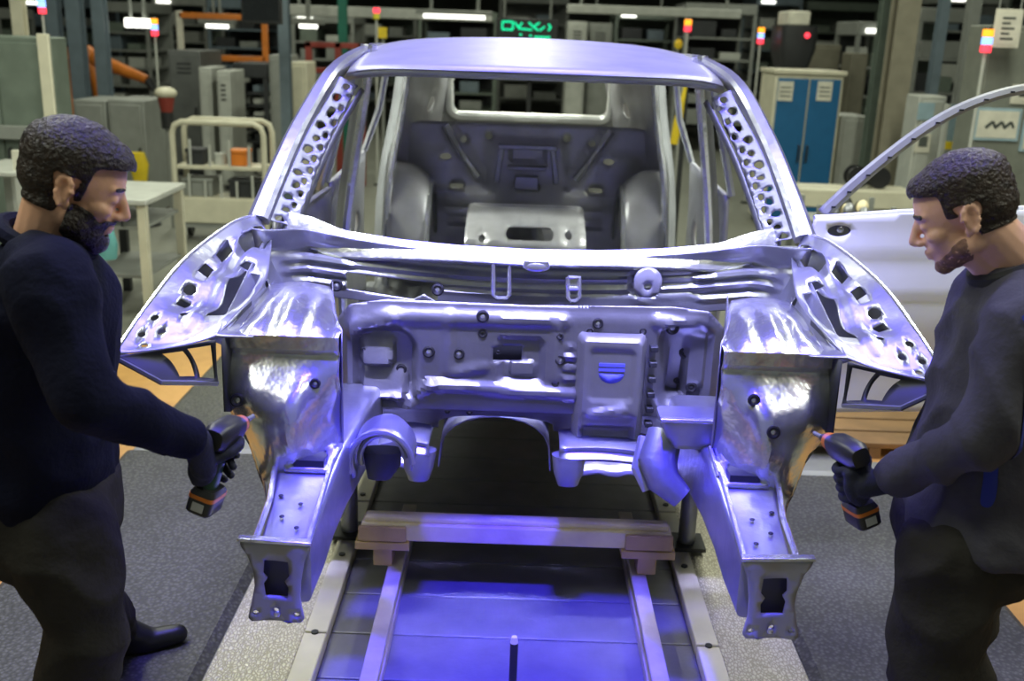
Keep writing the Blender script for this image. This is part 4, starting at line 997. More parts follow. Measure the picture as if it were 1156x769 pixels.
def beardR(q):
    if q.z > -.03 or q.z < -.122 or q.x < .008: return (-1, 0)
    if q.z < -.096 and q.x < .035: return (-1, 0)
    jaw = q.z < -.040 - .5 * max(0, q.x - .02) + .9 * max(0, abs(q.y) - .045) or q.z < -.074
    lip = q.x > .080 and -.066 < q.z < -.046 and abs(q.y) < .024
    mous = False
    if lip or not (jaw or mous): return (-1, 0)
    return (1, .0004)
s0, s1 = at(1150, 350, 1.80), at(1112, 575, 1.80)
JR['top_patches'] = [('side_stripe', STRIPE, seg_test(s0, s1, .014, 1.95), .003), ('shoulder_stripe', STRIPE, seg_test(at(1138, 345, 1.8), at(1150, 362, 1.8), .010, 1.84), .004)]
pr_ = person(JR, -1, 'person in grey work jacket with blue stripes leaning to the car from the right', SKIN2, HAIRM2, JACKET, 'jacket', hairR, beardR, (.92, 1.95, .02), 11.7)
drill('cordless_driver', 'black cordless driver with orange band held by the man in the grey jacket', gr_, axr, nor, -1)

# ------------------------------------------------------------------ the hall behind the car
def wbox(px0, py0, px1, py1, Y):
    mx, my = (px0 + px1) / 2, (py0 + py1) / 2
    return at(px0, my, Y).x, at(px1, my, Y).x, at(mx, py1, Y).z, at(mx, py0, Y).z      # x0, x1, z0, z1
def cabinet(name, label, cat, b, Y, depth, m, doors=1, floor=True, handle=True, seam=BLACKP, door_m=None, top_m=None, vents=0):
    x0, x1, z0, z1 = wbox(*b, Y)
    if floor: z0 = 0.001
    t = thing(name, label, cat, ((x0 + x1) / 2, Y + depth / 2, z0))
    bm = nb(); boxb(bm, (x0, Y, z0 + .06), (x1, Y + depth, z1)); build('carcass', bm, m, t, bev=.012)
    bm = nb(); boxb(bm, (x0 + .03, Y + .03, z0), (x1 - .03, Y + depth - .03, z0 + .06)); build('plinth', bm, DARK, t)
    w_ = (x1 - x0 - .04) / doors
    for k in range(doors):
        a = x0 + .02 + k * w_; bm = nb(); boxb(bm, (a + .008, Y - .018, z0 + .10), (a + w_ - .008, Y, z1 - .04)); d = build('door', bm, door_m or m, t, bev=.006)
        if handle:
            hx = a + w_ * (.86 if k == 0 else .12); hz = (z0 + z1) / 2
            bm = nb(); tube(bm, [V((hx, Y - .018, hz - .08)), V((hx, Y - .05, hz - .07)), V((hx, Y - .05, hz + .07)), V((hx, Y - .018, hz + .08))], .010, 8); build('handle', bm, seam, d)
        for v in range(vents):
            bm = nb(); boxb(bm, (a + w_ * .25, Y - .022, z1 - .16 - v * .05), (a + w_ * .75, Y - .018, z1 - .14 - v * .05)); build('vent', bm, BLACKP, d)
    if top_m:
        bm = nb(); boxb(bm, (x0 - .02, Y - .03, z1), (x1 + .02, Y + depth, z1 + .04)); build('cornice', bm, top_m, t, bev=.006)
    return t, (x0, x1, z0, z1)
def column(label, px, wpx, Y, m, name='steel_column', top=6.99):
    x = at(px, 100, Y).x; w_ = wpx * Y / F; t = thing(name, label, 'column', (x, Y, 0.001))
    bm = nb()
    for s in (-1, 1): boxb(bm, (x - w_ / 2, Y + s * w_ * .45 - .008, .03), (x + w_ / 2, Y + s * w_ * .45 + .008, top))
    boxb(bm, (x - .01, Y - w_ * .45, .03), (x + .01, Y + w_ * .45, top)); build('shaft', bm, m, t)
    bm = nb(); boxb(bm, (x - w_ * .8, Y - w_ * .8, .001), (x + w_ * .8, Y + w_ * .8, .03)); build('foot_plate', bm, DARK, t)
    return t
def signal_tower(label, px, py0, py1, Y, cols, zbase=0.001, r=None):
    a, b = at(px, py0, Y), at(px, py1, Y); n = len(cols); h = (a.z - b.z) / n; r = r or h * .62
    t = thing('signal_tower', label, 'signal light', (b.x, Y, zbase))
    bm = nb(); cyl(bm, (b.x, Y, zbase + .02), (b.x, Y, b.z), r * .35, n=10); build('pole', bm, LGREY, t)
    bm = nb(); cyl(bm, (b.x, Y, zbase), (b.x, Y, zbase + .02), r * 1.1, n=14); build('foot', bm, DARK, t)
    for k, c in enumerate(cols):
        bm = nb(); z = a.z - k * h; cyl(bm, (b.x, Y, z - h * .92), (b.x, Y, z), r, n=16); build('lamp', bm, c, t)
    bm = nb(); cyl(bm, (b.x, Y, a.z), (b.x, Y, a.z + h * .3), r, r * .5, 16); build('cap', bm, BLACKP, t)
    return t
def machine(label, b, Y, depth, m, panel_m=None, shelves=3, cat='machine', lights=0, floor=True):
    """open frame machine: four posts, back panel, shelves carrying boxes, head box"""
    x0, x1, z0, z1 = wbox(*b, Y); z0 = .001 if floor else z0
    t = thing('production_machine', label, cat, ((x0 + x1) / 2, Y + depth / 2, z0)); p = .05
    for x in (x0, x1 - p):
        for y in (Y, Y + depth - p):
            bm = nb(); boxb(bm, (x, y, z0), (x + p, y + p, z1)); build('post', bm, m, t)
    bm = nb(); boxb(bm, (x0 + p, Y + depth - .03, z0 + .3), (x1 - p, Y + depth, z1)); build('back_panel', bm, panel_m or OLIVE, t)
    bm = nb(); boxb(bm, (x0, Y, z1), (x1, Y + depth, z1 + .16)); build('head_box', bm, m, t, bev=.01)
    for k in range(shelves):
        z = z0 + .45 + (z1 - z0 - .5) * k / max(1, shelves); bm = nb(); boxb(bm, (x0 + p, Y + .02, z), (x1 - p, Y + depth - .03, z + .03)); s_ = build('shelf', bm, m, t)
        w_ = x1 - x0 - 2 * p; hh = (z1 - z0 - .5) / max(1, shelves)
        for j in range(2):
            a = x0 + p + w_ * (.08 + .46 * j); bm = nb(); boxb(bm, (a, Y + .06, z + .03), (a + w_ * random.uniform(.22, .38), Y + depth * .7, z + .03 + hh * random.uniform(.3, .75)))
            build('unit', bm, random.choice([GREY, LGREY, DARK, OLIVE, BLUEGREY]), t, bev=.008)
    for k in range(lights):
        bm = nb(); boxb(bm, (x0 + .1 + k * .35, Y - .03, z1 + .03), (x0 + .35 + k * .35, Y, z1 + .08)); build('work_light', bm, E_WHT, t)
    return t
def robot(label, px, py, Y, sc, side):
    p = at(px, py, Y); x = p.x; t = thing('robot_arm', label, 'robot', (x, Y, .001))
    bm = nb(); cyl(bm, (x, Y, .001), (x, Y, .45), .26 * sc, .22 * sc, 20); build('base', bm, DARK, t)
    sh = V((x, Y, .75)); el = V((x - side * .25 * sc, Y, p.z + .15)); wr = V((x + side * .75 * sc, Y - .1, p.z - .1))
    bm = nb(); caps(bm, (x, Y, .5), sh, .20 * sc, .19 * sc); build('shoulder', bm, ORANGE, t)
    bm = nb(); tube(bm, [sh, lerp(sh, el, .5) + V((.02, 0, 0)), el], [.15 * sc, .12 * sc, .13 * sc], 14); build('lower_arm', bm, ORANGE, t)
    bm = nb(); ell(bm, el, (.17 * sc,) * 3); tube(bm, [el, lerp(el, wr, .5), wr], [.13 * sc, .10 * sc, .07 * sc], 14); ua = build('upper_arm', bm, ORANGE, t)
    bm = nb(); cyl(bm, wr, wr + V((side * .1, 0, -.16)) * sc, .07 * sc, .05 * sc); build('wrist', bm, DARK, ua)
    return t
def beam_light(name, label, cat, px0, px1, py, Y, ht, m, lamp=None):
    a, b = at(px0, py, Y), at(px1, py, Y); z = (a.z + b.z) / 2; t = thing(name, label, cat, ((a.x + b.x) / 2, Y, z))
    bm = nb(); boxb(bm, (a.x, Y - .08, z - ht / 2), (b.x, Y + .08, z + ht / 2)); build('girder', bm, m, t, bev=.01)
    n = max(2, int((b.x - a.x) / 1.6))
    for k in range(n):
        x = lerp(a.x + .2, b.x - .2, k / (n - 1)); bm = nb(); cyl(bm, (x, Y, z + ht / 2), (x, Y, 6.995), .02, n=8); build('hanger_rod', bm, GREY, t)
    if lamp:
        bm = nb(); boxb(bm, (a.x + .1, Y - .05, z - ht / 2 - .05), (b.x - .1, Y + .05, z - ht / 2)); build('tube_lamp', bm, lamp, t)
    return t
# left side -----------------------------------------------------------
t, (x0, x1, z0, z1) = cabinet('control_cabinet', 'large grey green control cabinet with cream edge behind the bearded man', 'cabinet', (-60, 40, 64, 200), 7.0, .25, OLIVE, 2, handle=True)
bm = nb(); boxb(bm, (x1 - .075, 6.955, .1), (x1 + .005, 6.985, z1 + .02)); build('edge_strip', bm, CREAM, t, bev=.006)
a = at(-10, 142, 6.9); b = at(60, 160, 6.9)
bm = nb(); boxb(bm, (a.x, 6.93, b.z), (b.x, 6.98, a.z)); build('control_panel', bm, GREY, t, bev=.006)
for px, m_ in ((33, YELLOW), (40, LABEL)):
    bm = nb(); p = at(px, 153, 6.92); cyl(bm, (p.x, 6.93, p.z), (p.x, 6.90, p.z), .022, n=14); build('push_button', bm, m_, t)
tb = thing('side_table', 'low grey table with white upright in front of the green cabinet', 'table', (-3.1, 6.3, .001))
a = at(-40, 190, 6.2); b = at(34, 190, 6.2)
bm = nb(); boxb(bm, (a.x, 6.1, a.z - .03), (b.x, 6.7, a.z)); build('table_top', bm, LGREY, tb, bev=.006)
for x in (a.x + .03, b.x - .03):
    for y in (6.13, 6.67): bm = nb(); boxb(bm, (x - .025, y - .025, .001), (x + .025, y + .025, a.z - .03)); build('leg', bm, LGREY, tb)
bm = nb(); p = at(20, 180, 6.2); boxb(bm, (p.x - .025, 6.18, a.z), (p.x + .025, 6.22, a.z + .12)); build('upright', bm, PAPER, tb, label='white upright')
signal_tower('signal light with blue and red lamps above the grey green cabinet', 48, -6, 16, 7.95, [E_BLU, E_BLU, E_RED])
column('cream column left of the red and blue signal light', 30, 12, 8.6, CREAM)
for px, wp, lab in ((68, 13, 'leftmost blue grey column beside the orange robots'), (92, 15, 'middle blue grey column between the two orange robots'), (119, 13, 'right blue grey column of the three beside the orange robots')):
    column(lab, px, wp, 11.5, BLUEGREY)
robot('orange robot arm behind the left blue grey columns', 72, 72, 13.4, .7, -1)
robot('orange robot arm reaching towards the grey machine units', 116, 78, 12.6, .75, 1)
cabinet('switch_cabinet', 'grey switch cabinet directly above the bearded man\'s head', 'cabinet', (86, 113, 122, 200), 9.2, .6, GREY, 1)
cabinet('switch_cabinet', 'grey switch cabinet second from the left behind the bearded man', 'cabinet', (124, 113, 165, 200), 9.2, .6, GREY, 1)
beam_light('hanging_lamp', 'short white hanging lamp above the orange robots', 'lamp', 143, 168, 26, 11.9, .10, E_WHT)
signal_tower('small signal light with orange blue and red lamps left of the trolley', 175, 21, 41, 10.0, [E_ORG, E_BLU, E_RED])
cabinet('machine_housing', 'tall dark grey machine housing behind the trolley, left one', 'machine', (192, 57, 228, 160), 12.2, .9, mat('dark_grey_paint', (.10, .105, .10), 0, .5), 1, vents=3)
cabinet('machine_housing', 'pale grey narrow machine housing behind the trolley', 'machine', (226, 76, 240, 160), 11.4, .6, LGREY, 1, handle=False)
cabinet('machine_housing', 'pale grey machine housing with vents right behind the trolley', 'machine', (246, 80, 261, 160), 11.2, .6, LGREY, 1, handle=False, vents=4)
machine('dark shelving with grey units behind the right end of the trolley', (264, 88, 303, 160), 11.9, .8, DARK, DARK, 5, 'shelving')
# siren on a post
p = at(187, 105, 9.0); sr_ = thing('siren_post', 'cream siren dome over dark red horn on a post left of the trolley', 'siren', (p.x, 9.0, .001))
bm = nb(); cyl(bm, (p.x, 9, .001), (p.x, 9, p.z - .16), .02, n=10); build('post', bm, GREY, sr_)
bm = nb(); ell(bm, (p.x, 9, p.z), (.095, .095, .055)); build('dome', bm, CREAM, sr_)
bm = nb(); cyl(bm, (p.x, 9, p.z - .03), (p.x, 9, p.z - .16), .075, .05); build('horn', bm, REDP, sr_)
bm = nb(); cyl(bm, (p.x, 9, p.z - .16), (p.x, 9, p.z - .30), .055, .05); build('horn_base', bm, BLACKP, sr_)
# orange portal
a = at(205, 64, 13.4); b = at(300, 64, 13.4); c = at(298, 25, 13.4); og = thing('portal_gantry', 'orange portal frame behind the dark shelving', 'frame', ((a.x + b.x) / 2, 13.4, .001))
for nm, p_, q_ in (('post', (b.x, 13.4, .001), (b.x, 13.4, c.z + .3)), ('post', (a.x, 13.4, .001), (a.x, 13.4, c.z + .1)), ('crossbar', (a.x, 13.4, a.z), (b.x, 13.4, a.z)), ('crossbar', (a.x, 13.4, c.z + .05), (b.x, 13.4, c.z + .05))):
    bm = nb(); bar(bm, p_, q_, .07, .07); build(nm, bm, ORANGE if nm != 'post' or p_[0] == b.x else PAPER, og, bev=.006)
# trolley
x0, x1, z0, z1 = wbox(193, 139, 303, 252, 8.4); tr = thing('shelf_trolley', 'cream tubular trolley with shelves standing left of the car body', 'trolley', ((x0 + x1) / 2, 8.8, .001))
bm = nb(); rr = .025
for y in (8.4, 8.7):
    bm = nb(); tube(bm, [V(p) for p in [(x0 + .03, y, .12), (x0 + .03, y, z1 - .09), (x0 + .05, y, z1 - .03), (x0 + .11, y, z1), (x1 - .11, y, z1), (x1 - .05, y, z1 - .03), (x1 - .03, y, z1 - .09), (x1 - .03, y, .12)]], rr, 10); build('frame_hoop', bm, CREAM, tr)
for z, m_ in ((z1 - .36, CREAM), (z0 + .20, CREAM)):
    bm = nb(); boxb(bm, (x0 + .04, 8.4, z - .02), (x1 - .04, 8.7, z + .01)); build('shelf', bm, m_, tr, bev=.004)
bm = nb(); boxb(bm, (x0 + .04, 8.385, z0), (x1 - .04, 8.40, z0 + .20)); build('front_panel', bm, CREAM, tr, bev=.004)
bm = nb(); boxb(bm, (x0 + .04, 8.4, .12), (x1 - .04, 8.7, .16)); build('deck', bm, GREY, tr)
for k in range(4):
    bm = nb(); xx = x0 + .16 + k * (x1 - x0 - .32) / 3; cyl(bm, (xx, 8.42, z1 - .36), (xx, 8.42, z1 - .14 - .04 * (k % 2)), .012, n=8); build('peg', bm, LGREY, tr)
for k in range(5):
    bm = nb(); xx = x0 + .14 + k * (x1 - x0 - .28) / 4; cyl(bm, (xx, 8.42, z0 + .2), (xx, 8.42, z0 + .40 - .05 * (k % 2)), .012, n=8); build('peg', bm, LGREY, tr)
for x in (x0 + .05, x1 - .05):
    for y in (8.42, 8.68):
        bm = nb(); cyl(bm, (x - .015, y, .061), (x + .015, y, .061), .06, n=18); build('caster', bm, RUBBER, tr)
for px, py, m_, lab, cat in ((278, 166, ORANGE, 'orange part box standing on the trolley\'s middle shelf', 'box'), (232, 172, DARK, 'dark part box on the left of the trolley\'s middle shelf', 'box'), (256, 172, LGREY, 'pale round part on the trolley\'s middle shelf', 'part')):
    z = z1 - .349; p = at(px, py, 8.75)
    bm = nb()
    if cat == 'box':
        boxb(bm, (p.x - .07, 8.45, z), (p.x + .07, 8.63, z + .12)); boxb(bm, (p.x - .078, 8.442, z + .10), (p.x + .078, 8.638, z + .13)); tag(build('part_box', bm, m_, None, bev=.006), lab, cat)
    else:
        cyl(bm, (p.x, 8.55, z), (p.x, 8.55, z + .09), .06, .05); tag(build('round_part', bm, m_, None), lab, cat)
for px, m_, lab in ((285, DARK, 'dark crate on the right of the trolley\'s lower shelf'), (235, GREY, 'grey crate on the left of the trolley\'s lower shelf')):
    z = z0 + .211; p = at(px, 205, 8.75); bm = nb(); boxb(bm, (p.x - .12, 8.455, z), (p.x + .12, 8.66, z + .14)); boxb(bm, (p.x - .13, 8.445, z + .12), (p.x + .13, 8.67, z + .15)); tag(build('crate', bm, m_, None, bev=.006), lab, 'crate')
# workbench
p = at(165, 217, 6.3); wb = thing('workbench', 'grey workbench on thin legs between the bearded man and the trolley', 'workbench', (p.x, 6.4, .001)); zt = p.z
xa, xb = at(100, 217, 6.3).x, at(184, 217, 6.3).x
bm = nb(); boxb(bm, (xa, 6.0, zt - .035), (xb, 6.75, zt)); build('bench_top', bm, LGREY, wb, bev=.006)
for x in (xa + .04, xb - .04):
    for y in (6.04, 6.71): bm = nb(); boxb(bm, (x - .025, y - .025, .001), (x + .025, y + .025, zt - .035)); build('leg', bm, CREAM if x > xa + .2 else DARK, wb)
for z in (.25, .55): bm = nb(); boxb(bm, (xa + .04, 6.04, z), (xb - .04, 6.71, z + .02)); build('lower_shelf', bm, GREY, wb)
for k in range(4):
    bm = nb(); xx = xa + .09 + k * .1; boxb(bm, (xx, 6.03, .57), (xx + .012, 6.045, zt - .04)); build('wire_upright', bm, DARK, wb)
p = at(115, 272, 5.74); bm = nb(); loft(bm, [(p + V((0, 0, -.10)), V((.075, 0, 0)), V((0, .05, 0))), (p + V((0, 0, -.02)), V((.085, 0, 0)), V((0, .055, 0))), (p + V((.01, 0, .07)), V((.06, 0, 0)), V((0, .03, 0))), (p + V((.01, 0, .11)), V((.02, 0, 0)), V((0, .02, 0)))], 20); folds(bm, .004, 12, 4); bg_ = build('cloth_bag', bm, TEAL, None); tag(bg_, 'teal cloth bag hanging at the workbench behind the bearded man\'s beard', 'bag')
bm = nb(); tube(bm, [p + V((.01, 0, .10)), p + V((.01, .06, .2)), V((p.x + .01, 6.02, zt + .004))], .006, 6); build('strap', bm, TEAL, bg_)
p = at(157, 186, 9.0); yj = thing('yellow_vest', 'yellow safety vest hanging on a stand right of the bearded man', 'vest', (p.x, 9.0, .001))
bm = nb(); loft(bm, [(p + V((0, 0, -.16)), V((.05, 0, 0)), V((0, .03, 0))), (p, V((.075, 0, 0)), V((0, .04, 0))), (p + V((-.01, 0, .10)), V((.055, 0, 0)), V((0, .03, 0)))], 18); folds(bm, .01, 14, 2); build('vest_cloth', bm, YELLOW, yj)
bm = nb(); cyl(bm, (p.x, 9.05, .001), (p.x, 9.05, p.z + .14), .015, n=8); build('stand_pole', bm, DARK, yj)
bm = nb(); cyl(bm, (p.x, 9.05, .001), (p.x, 9.05, .02), .14, n=18); build('stand_foot', bm, DARK, yj)
# monitor and column at the left of the car
column('grey blue column right behind the black hanging monitor', 323, 11, 10.4, BLUEGREY)
x0, x1, z0, z1 = wbox(273, -14, 318, 27, 9.4); mo = thing('monitor', 'black monitor hanging at the top left of the car body', 'monitor', ((x0 + x1) / 2, 9.4, z0))
bm = nb(); boxb(bm, (x0, 9.36, z0), (x1, 9.44, z1)); build('housing', bm, BLACKP, mo, bev=.01)
bm = nb(); boxb(bm, (x0 + .02, 9.352, z0 + .03), (x1 - .02, 9.36, z1 - .02)); build('screen', bm, mat('dark_screen', (.012, .014, .016), 0, .15), mo)
bm = nb(); cyl(bm, ((x0 + x1) / 2, 9.42, z1 - .05), ((x0 + x1) / 2, 9.42, 6.995), .025, n=10); build('drop_pole', bm, GREY, mo)
cabinet('locker', 'narrow cream locker left of the car roof pillar', 'locker', (329, 70, 347, 170), 10.8, .5, CREAM, 1)
cabinet('locker', 'grey locker between the trolley and the cream locker', 'locker', (305, 62, 327, 170), 10.9, .5, GREY, 1)
beam_light('hanging_lamp', 'white tube lamp above the cream locker', 'lamp', 330, 366, 24, 14.2, .08, GREY, E_WHT)
beam_light('hanging_lamp', 'white tube lamp above the pale machine housings', 'lamp', 225, 265, 24, 14.6, .08, GREY, E_WHT)
rm = thing('red_rack', 'dark red rack frame behind the left roof pillar', 'rack', (at(375, 60, 11.9).x, 11.9, .001))
x0, x1, z0, z1 = wbox(346, 48, 412, 140, 11.9)
for z in (z1, z1 - .28, z1 - .62):
    bm = nb(); boxb(bm, (x0, 11.86, z - .06), (x1, 11.94, z)); build('crossbar', bm, REDP, rm, bev=.006)
for x in (x0, (x0 + x1) / 2, x1 - .07):
    bm = nb(); boxb(bm, (x, 11.86, .001), (x + .07, 11.94, z1)); build('post', bm, REDP, rm, bev=.006)
column('green column behind the red rack', 388, 9, 13.0, mat('green_paint', (.02, .16, .11), 0, .5))
signal_tower('signal light with pink and yellow lamps above the left of the roof', 425, 9, 22, 12.0, [E_RED, mat('lamp_yellow', (.8, .7, .05), 0, .4)])
bx = at(432, 37, 12.1); yt = thing('tag_post', 'yellow tag on a post above the left of the roof', 'tag', (bx.x, 12.1, .001))
bm = nb(); boxb(bm, (bx.x - .05, 12.08, bx.z - .06), (bx.x + .05, 12.1, bx.z + .06)); build('tag_plate', bm, YELLOW, yt, bev=.004)
bm = nb(); cyl(bm, (bx.x, 12.12, .001), (bx.x, 12.12, bx.z + .05), .02, n=8); build('post', bm, GREY, yt)
# gantry beams
beam_light('gantry_beam', 'long pale gantry beam left of the green display', 'beam', 322, 556, 15, 15.0, .14, LGREY)
beam_light('gantry_beam', 'long gantry beam with bright underside right of the green display', 'beam', 640, 836, 13, 15.2, .12, LGREY)
beam_light('hanging_lamp', 'bright tube lamp under the gantry left of the green display', 'lamp', 470, 556, 14, 14.4, .06, GREY, E_WHT)
beam_light('hanging_lamp', 'bright tube lamp above the right half of the roof', 'lamp', 660, 760, 9, 18.0, .06, GREY, E_WHT)
# green display
x0, x1, z0, z1 = wbox(560, 21, 630, 47, 13.6); ds = thing('display_board', 'black display board with green figures hanging above the car roof', 'display', ((x0 + x1) / 2, 13.6, z0))
bm = nb(); boxb(bm, (x0, 13.6, z0), (x1, 13.72, z1)); build('housing', bm, BLACKP, ds, bev=.01)
for x in (x0 + .1, x1 - .1): bm = nb(); cyl(bm, (x, 13.66, z1), (x, 13.66, 6.995), .015, n=8); build('hanger_rod', bm, GREY, ds)
W_, H_ = x1 - x0, z1 - z0
def gl_bar(a, b, c, d, th=.022):
    bm = nb(); bar(bm, (x0 + W_ * a, 13.592, z0 + H_ * b), (x0 + W_ * c, 13.592, z0 + H_ * d), th, .012, V((0, 1, 0))); build('green_segment', bm, E_GRN, ds)
for q in [(.10, .84, .27, .84), (.10, .50, .27, .50), (.10, .84, .10, .50), (.27, .84, .27, .50), (.30, .82, .36, .60), (.36, .60, .42, .82), (.36, .56, .58, .52), (.52, .84, .60, .66), (.60, .66, .68, .50), (.70, .84, .62, .70), (.70, .50, .76, .62), (.84, .80, .88, .66), (.88, .66, .84, .50), (.76, .66, .79, .66), (.38, .30, .42, .30), (.54, .26, .58, .26), (.62, .22, .88, .22)]: gl_bar(*q)
# red lit display seen through the tailgate
p = at(598, 85, 9.2); rd_ = thing('display_sign', 'small lit red sign on a post seen through the tailgate opening', 'sign', (p.x, 9.2, .001))
bm = nb(); boxb(bm, (p.x - .17, 9.18, p.z - .04), (p.x + .17, 9.24, p.z + .045)); build('sign_box', bm, DARK, rd_, bev=.006)
bm = nb(); boxb(bm, (p.x - .16, 9.172, p.z - .032), (p.x + .16, 9.18, p.z + .036)); build('lit_face', bm, E_SIGN, rd_)
bm = nb(); cyl(bm, (p.x, 9.25, .001), (p.x, 9.25, p.z), .02, n=8); build('post', bm, DARK, rd_)
# right of the sign
cabinet('machine_housing', 'grey machine housing just right of the green display', 'machine', (640, 24, 662, 80), 16.0, .8, LGREY, 1, handle=False, vents=3)
cabinet('machine_housing', 'dark machine housing second right of the green display', 'machine', (664, 26, 690, 80), 16.2, .8, GREY, 1, handle=False, vents=4)
signal_tower('thin post with orange lamp above the right half of the roof', 776, 22, 36, 12.4, [E_ORG, E_RED])
bx = at(766, 50, 12.6); yt = thing('tag_post', 'yellow tag on a post above the right of the roof', 'tag', (bx.x, 12.6, .001))
bm = nb(); ell(bm, bx, (.05, .03, .06)); build('tag_plate', bm, YELLOW, yt)
bm = nb(); cyl(bm, (bx.x, 12.63, .001), (bx.x, 12.63, bx.z + .05), .02, n=8); build('post', bm, GREY, yt)
signal_tower('signal light with orange and blue lamps left of the blue cabinet', 858, 31, 50, 11.6, [E_ORG, E_BLU, E_RED])
bx = at(766, 130, 8.0); yb = thing('hanging_cable', 'yellow hanging cable seen through the right rear side window', 'cable', (bx.x, 8, .001))
bm = nb(); tube(bm, [bx + V((-.02, 0, -.22)), bx + V((.0, 0, -.05)), bx + V((.02, 0, .1)), bx + V((.04, 0, .25))], [.03, .035, .02, .012], 10); build('cable_loop', bm, YELLOW, yb)
bm = nb(); cyl(bm, (bx.x + .05, 8.05, .001), (bx.x + .05, 8.05, bx.z + .3), .02, n=8); build('post', bm, DARK, yb)
# blue cabinet
t, (x0, x1, z0, z1) = cabinet('tool_cabinet', 'blue two door cabinet in a beige frame right of the car roof', 'cabinet', (868, 84, 944, 240), 10.0, .6, CREAM, 2, door_m=CABBLUE, seam=BLACKP, top_m=CREAM)
for px in (887, 931):
    bm = nb(); p = at(px, 103, 9.97); boxb(bm, (p.x - .07, 9.972, p.z - .09), (p.x + .07, 9.982, p.z + .09)); lab_ = build('paper_label', bm, PAPER, t, label='cream paper label')
    for k in range(3): bm = nb(); boxb(bm, (p.x - .05, 9.969, p.z - .05 + k * .04), (p.x + .05, 9.972, p.z - .04 + k * .04)); build('text_line', bm, INK, lab_)
cabinet('locker', 'grey locker right beside the blue cabinet', 'locker', (944, 131, 976, 230), 10.3, .5, LGREY, 1)
cabinet('machine_housing', 'tall olive machine housing above the blue cabinet', 'machine', (905, 50, 945, 140), 12.4, .7, mat('olive_paint', (.16, .15, .11), 0, .6), 1, handle=False)
cabinet('machine_housing', 'tall brown grey machine housing above the grey locker', 'machine', (958, 60, 976, 140), 11.9, .4, MATS['olive_paint'], 1, handle=False)
x0, x1, z0, z1 = wbox(884, 12, 926, 56, 11.2); hd = thing('machine_hood', 'dark machine hood with white cap above the blue cabinet', 'machine', ((x0 + x1) / 2, 11.5, .001))
bm = nb(); loft(bm, [(V(((x0 + x1) / 2, 11.5, z0 - .25)), V(((x1 - x0) * .32, 0, 0)), V((0, .25, 0))), (V(((x0 + x1) / 2, 11.5, z0)), V(((x1 - x0) / 2, 0, 0)), V((0, .3, 0))), (V(((x0 + x1) / 2, 11.5, z1 - .15)), V(((x1 - x0) / 2, 0, 0)), V((0, .3, 0)))], 24, 6); build('hood', bm, DARK, hd)
bm = nb(); boxb(bm, (x0 + .06, 11.25, z1 - .15), (x1 - .1, 11.75, z1)); build('cap', bm, PAPER, hd, bev=.02, label='white cap')
bm = nb(); boxb(bm, ((x0 + x1) / 2 - .1, 11.4, .001), ((x0 + x1) / 2 + .1, 11.6, z0 - .25)); build('stem', bm, GREY, hd, bev=.01)
bm = nb(); p = at(912, 40, 11.18); ell(bm, (p.x, 11.2, p.z), (.03, .03, .03)); build('indicator', bm, E_RED, hd)
# right columns
column('broad tan column between the grey locker and the white panel box', 1010, 24, 9.4, mat('tan_paint', (.25, .23, .17), 0, .6))
column('grey green column just left of the broad tan column', 988, 11, 9.9, mat('grey_green_steel', (.15, .19, .16), .1, .5))
column('slim blue grey column right of the broad tan column', 1052, 10, 11.2, BLUEGREY)
column('dark column left of the striped signal light', 1085, 12, 11.0, GREY)
machine('open grey machine with work lights behind the tan column', (960, 40, 1000, 160), 13.0, .9, GREY, DARK, 4, lights=2)
machine('dark machine frame behind the white panel box', (1028, 25, 1092, 160), 12.6, 1.0, GREY, OLIVE, 4)
cabinet('panel_box', 'pale panel box with small screen above the right man\'s head', 'panel box', (1029, 108, 1060, 240), 8.6, .3, LGREY, 1, handle=False)
x0, x1, z0, z1 = wbox(1029, 108, 1060, 240, 8.6); pb = bpy.data.objects['panel_box']
bm = nb(); p, q = at(1039, 116, 8.55), at(1054, 136, 8.55); boxb(bm, (p.x, 8.568, q.z), (q.x, 8.582, p.z)); build('screen', bm, GLASSB, pb, label='pale blue screen')
bm = nb(); p, q = at(1036, 151, 8.55), at(1050, 173, 8.55); boxb(bm, (p.x, 8.570, q.z), (q.x, 8.582, p.z)); pp = build('paper_sheet', bm, PAPER, pb)
bm = nb(); p, q = at(1039, 154, 8.55), at(1047, 166, 8.55); boxb(bm, (p.x, 8.566, q.z), (q.x, 8.570, p.z)); build('printed_block', bm, INK, pp)
gp = thing('glass_screen', 'pale blue glass screen with yellow foot between panel box and notice board', 'screen', (at(1083, 150, 8.2).x, 8.2, .001))
x0, x1, z0, z1 = wbox(1069, 118, 1096, 160, 8.2)
bm = nb(); boxb(bm, (x0, 8.19, z0), (x1, 8.21, z1)); build('pane', bm, GLASSB, gp)
bm = nb(); boxb(bm, (x0, 8.17, z0 - .06), (x1 - .05, 8.23, z0)); build('foot_rail', bm, YELLOW, gp, bev=.004)
for x in (x0 - .03, x1): bm = nb(); boxb(bm, (x, 8.17, .001), (x + .03, 8.23, z1)); build('post', bm, LGREY, gp)
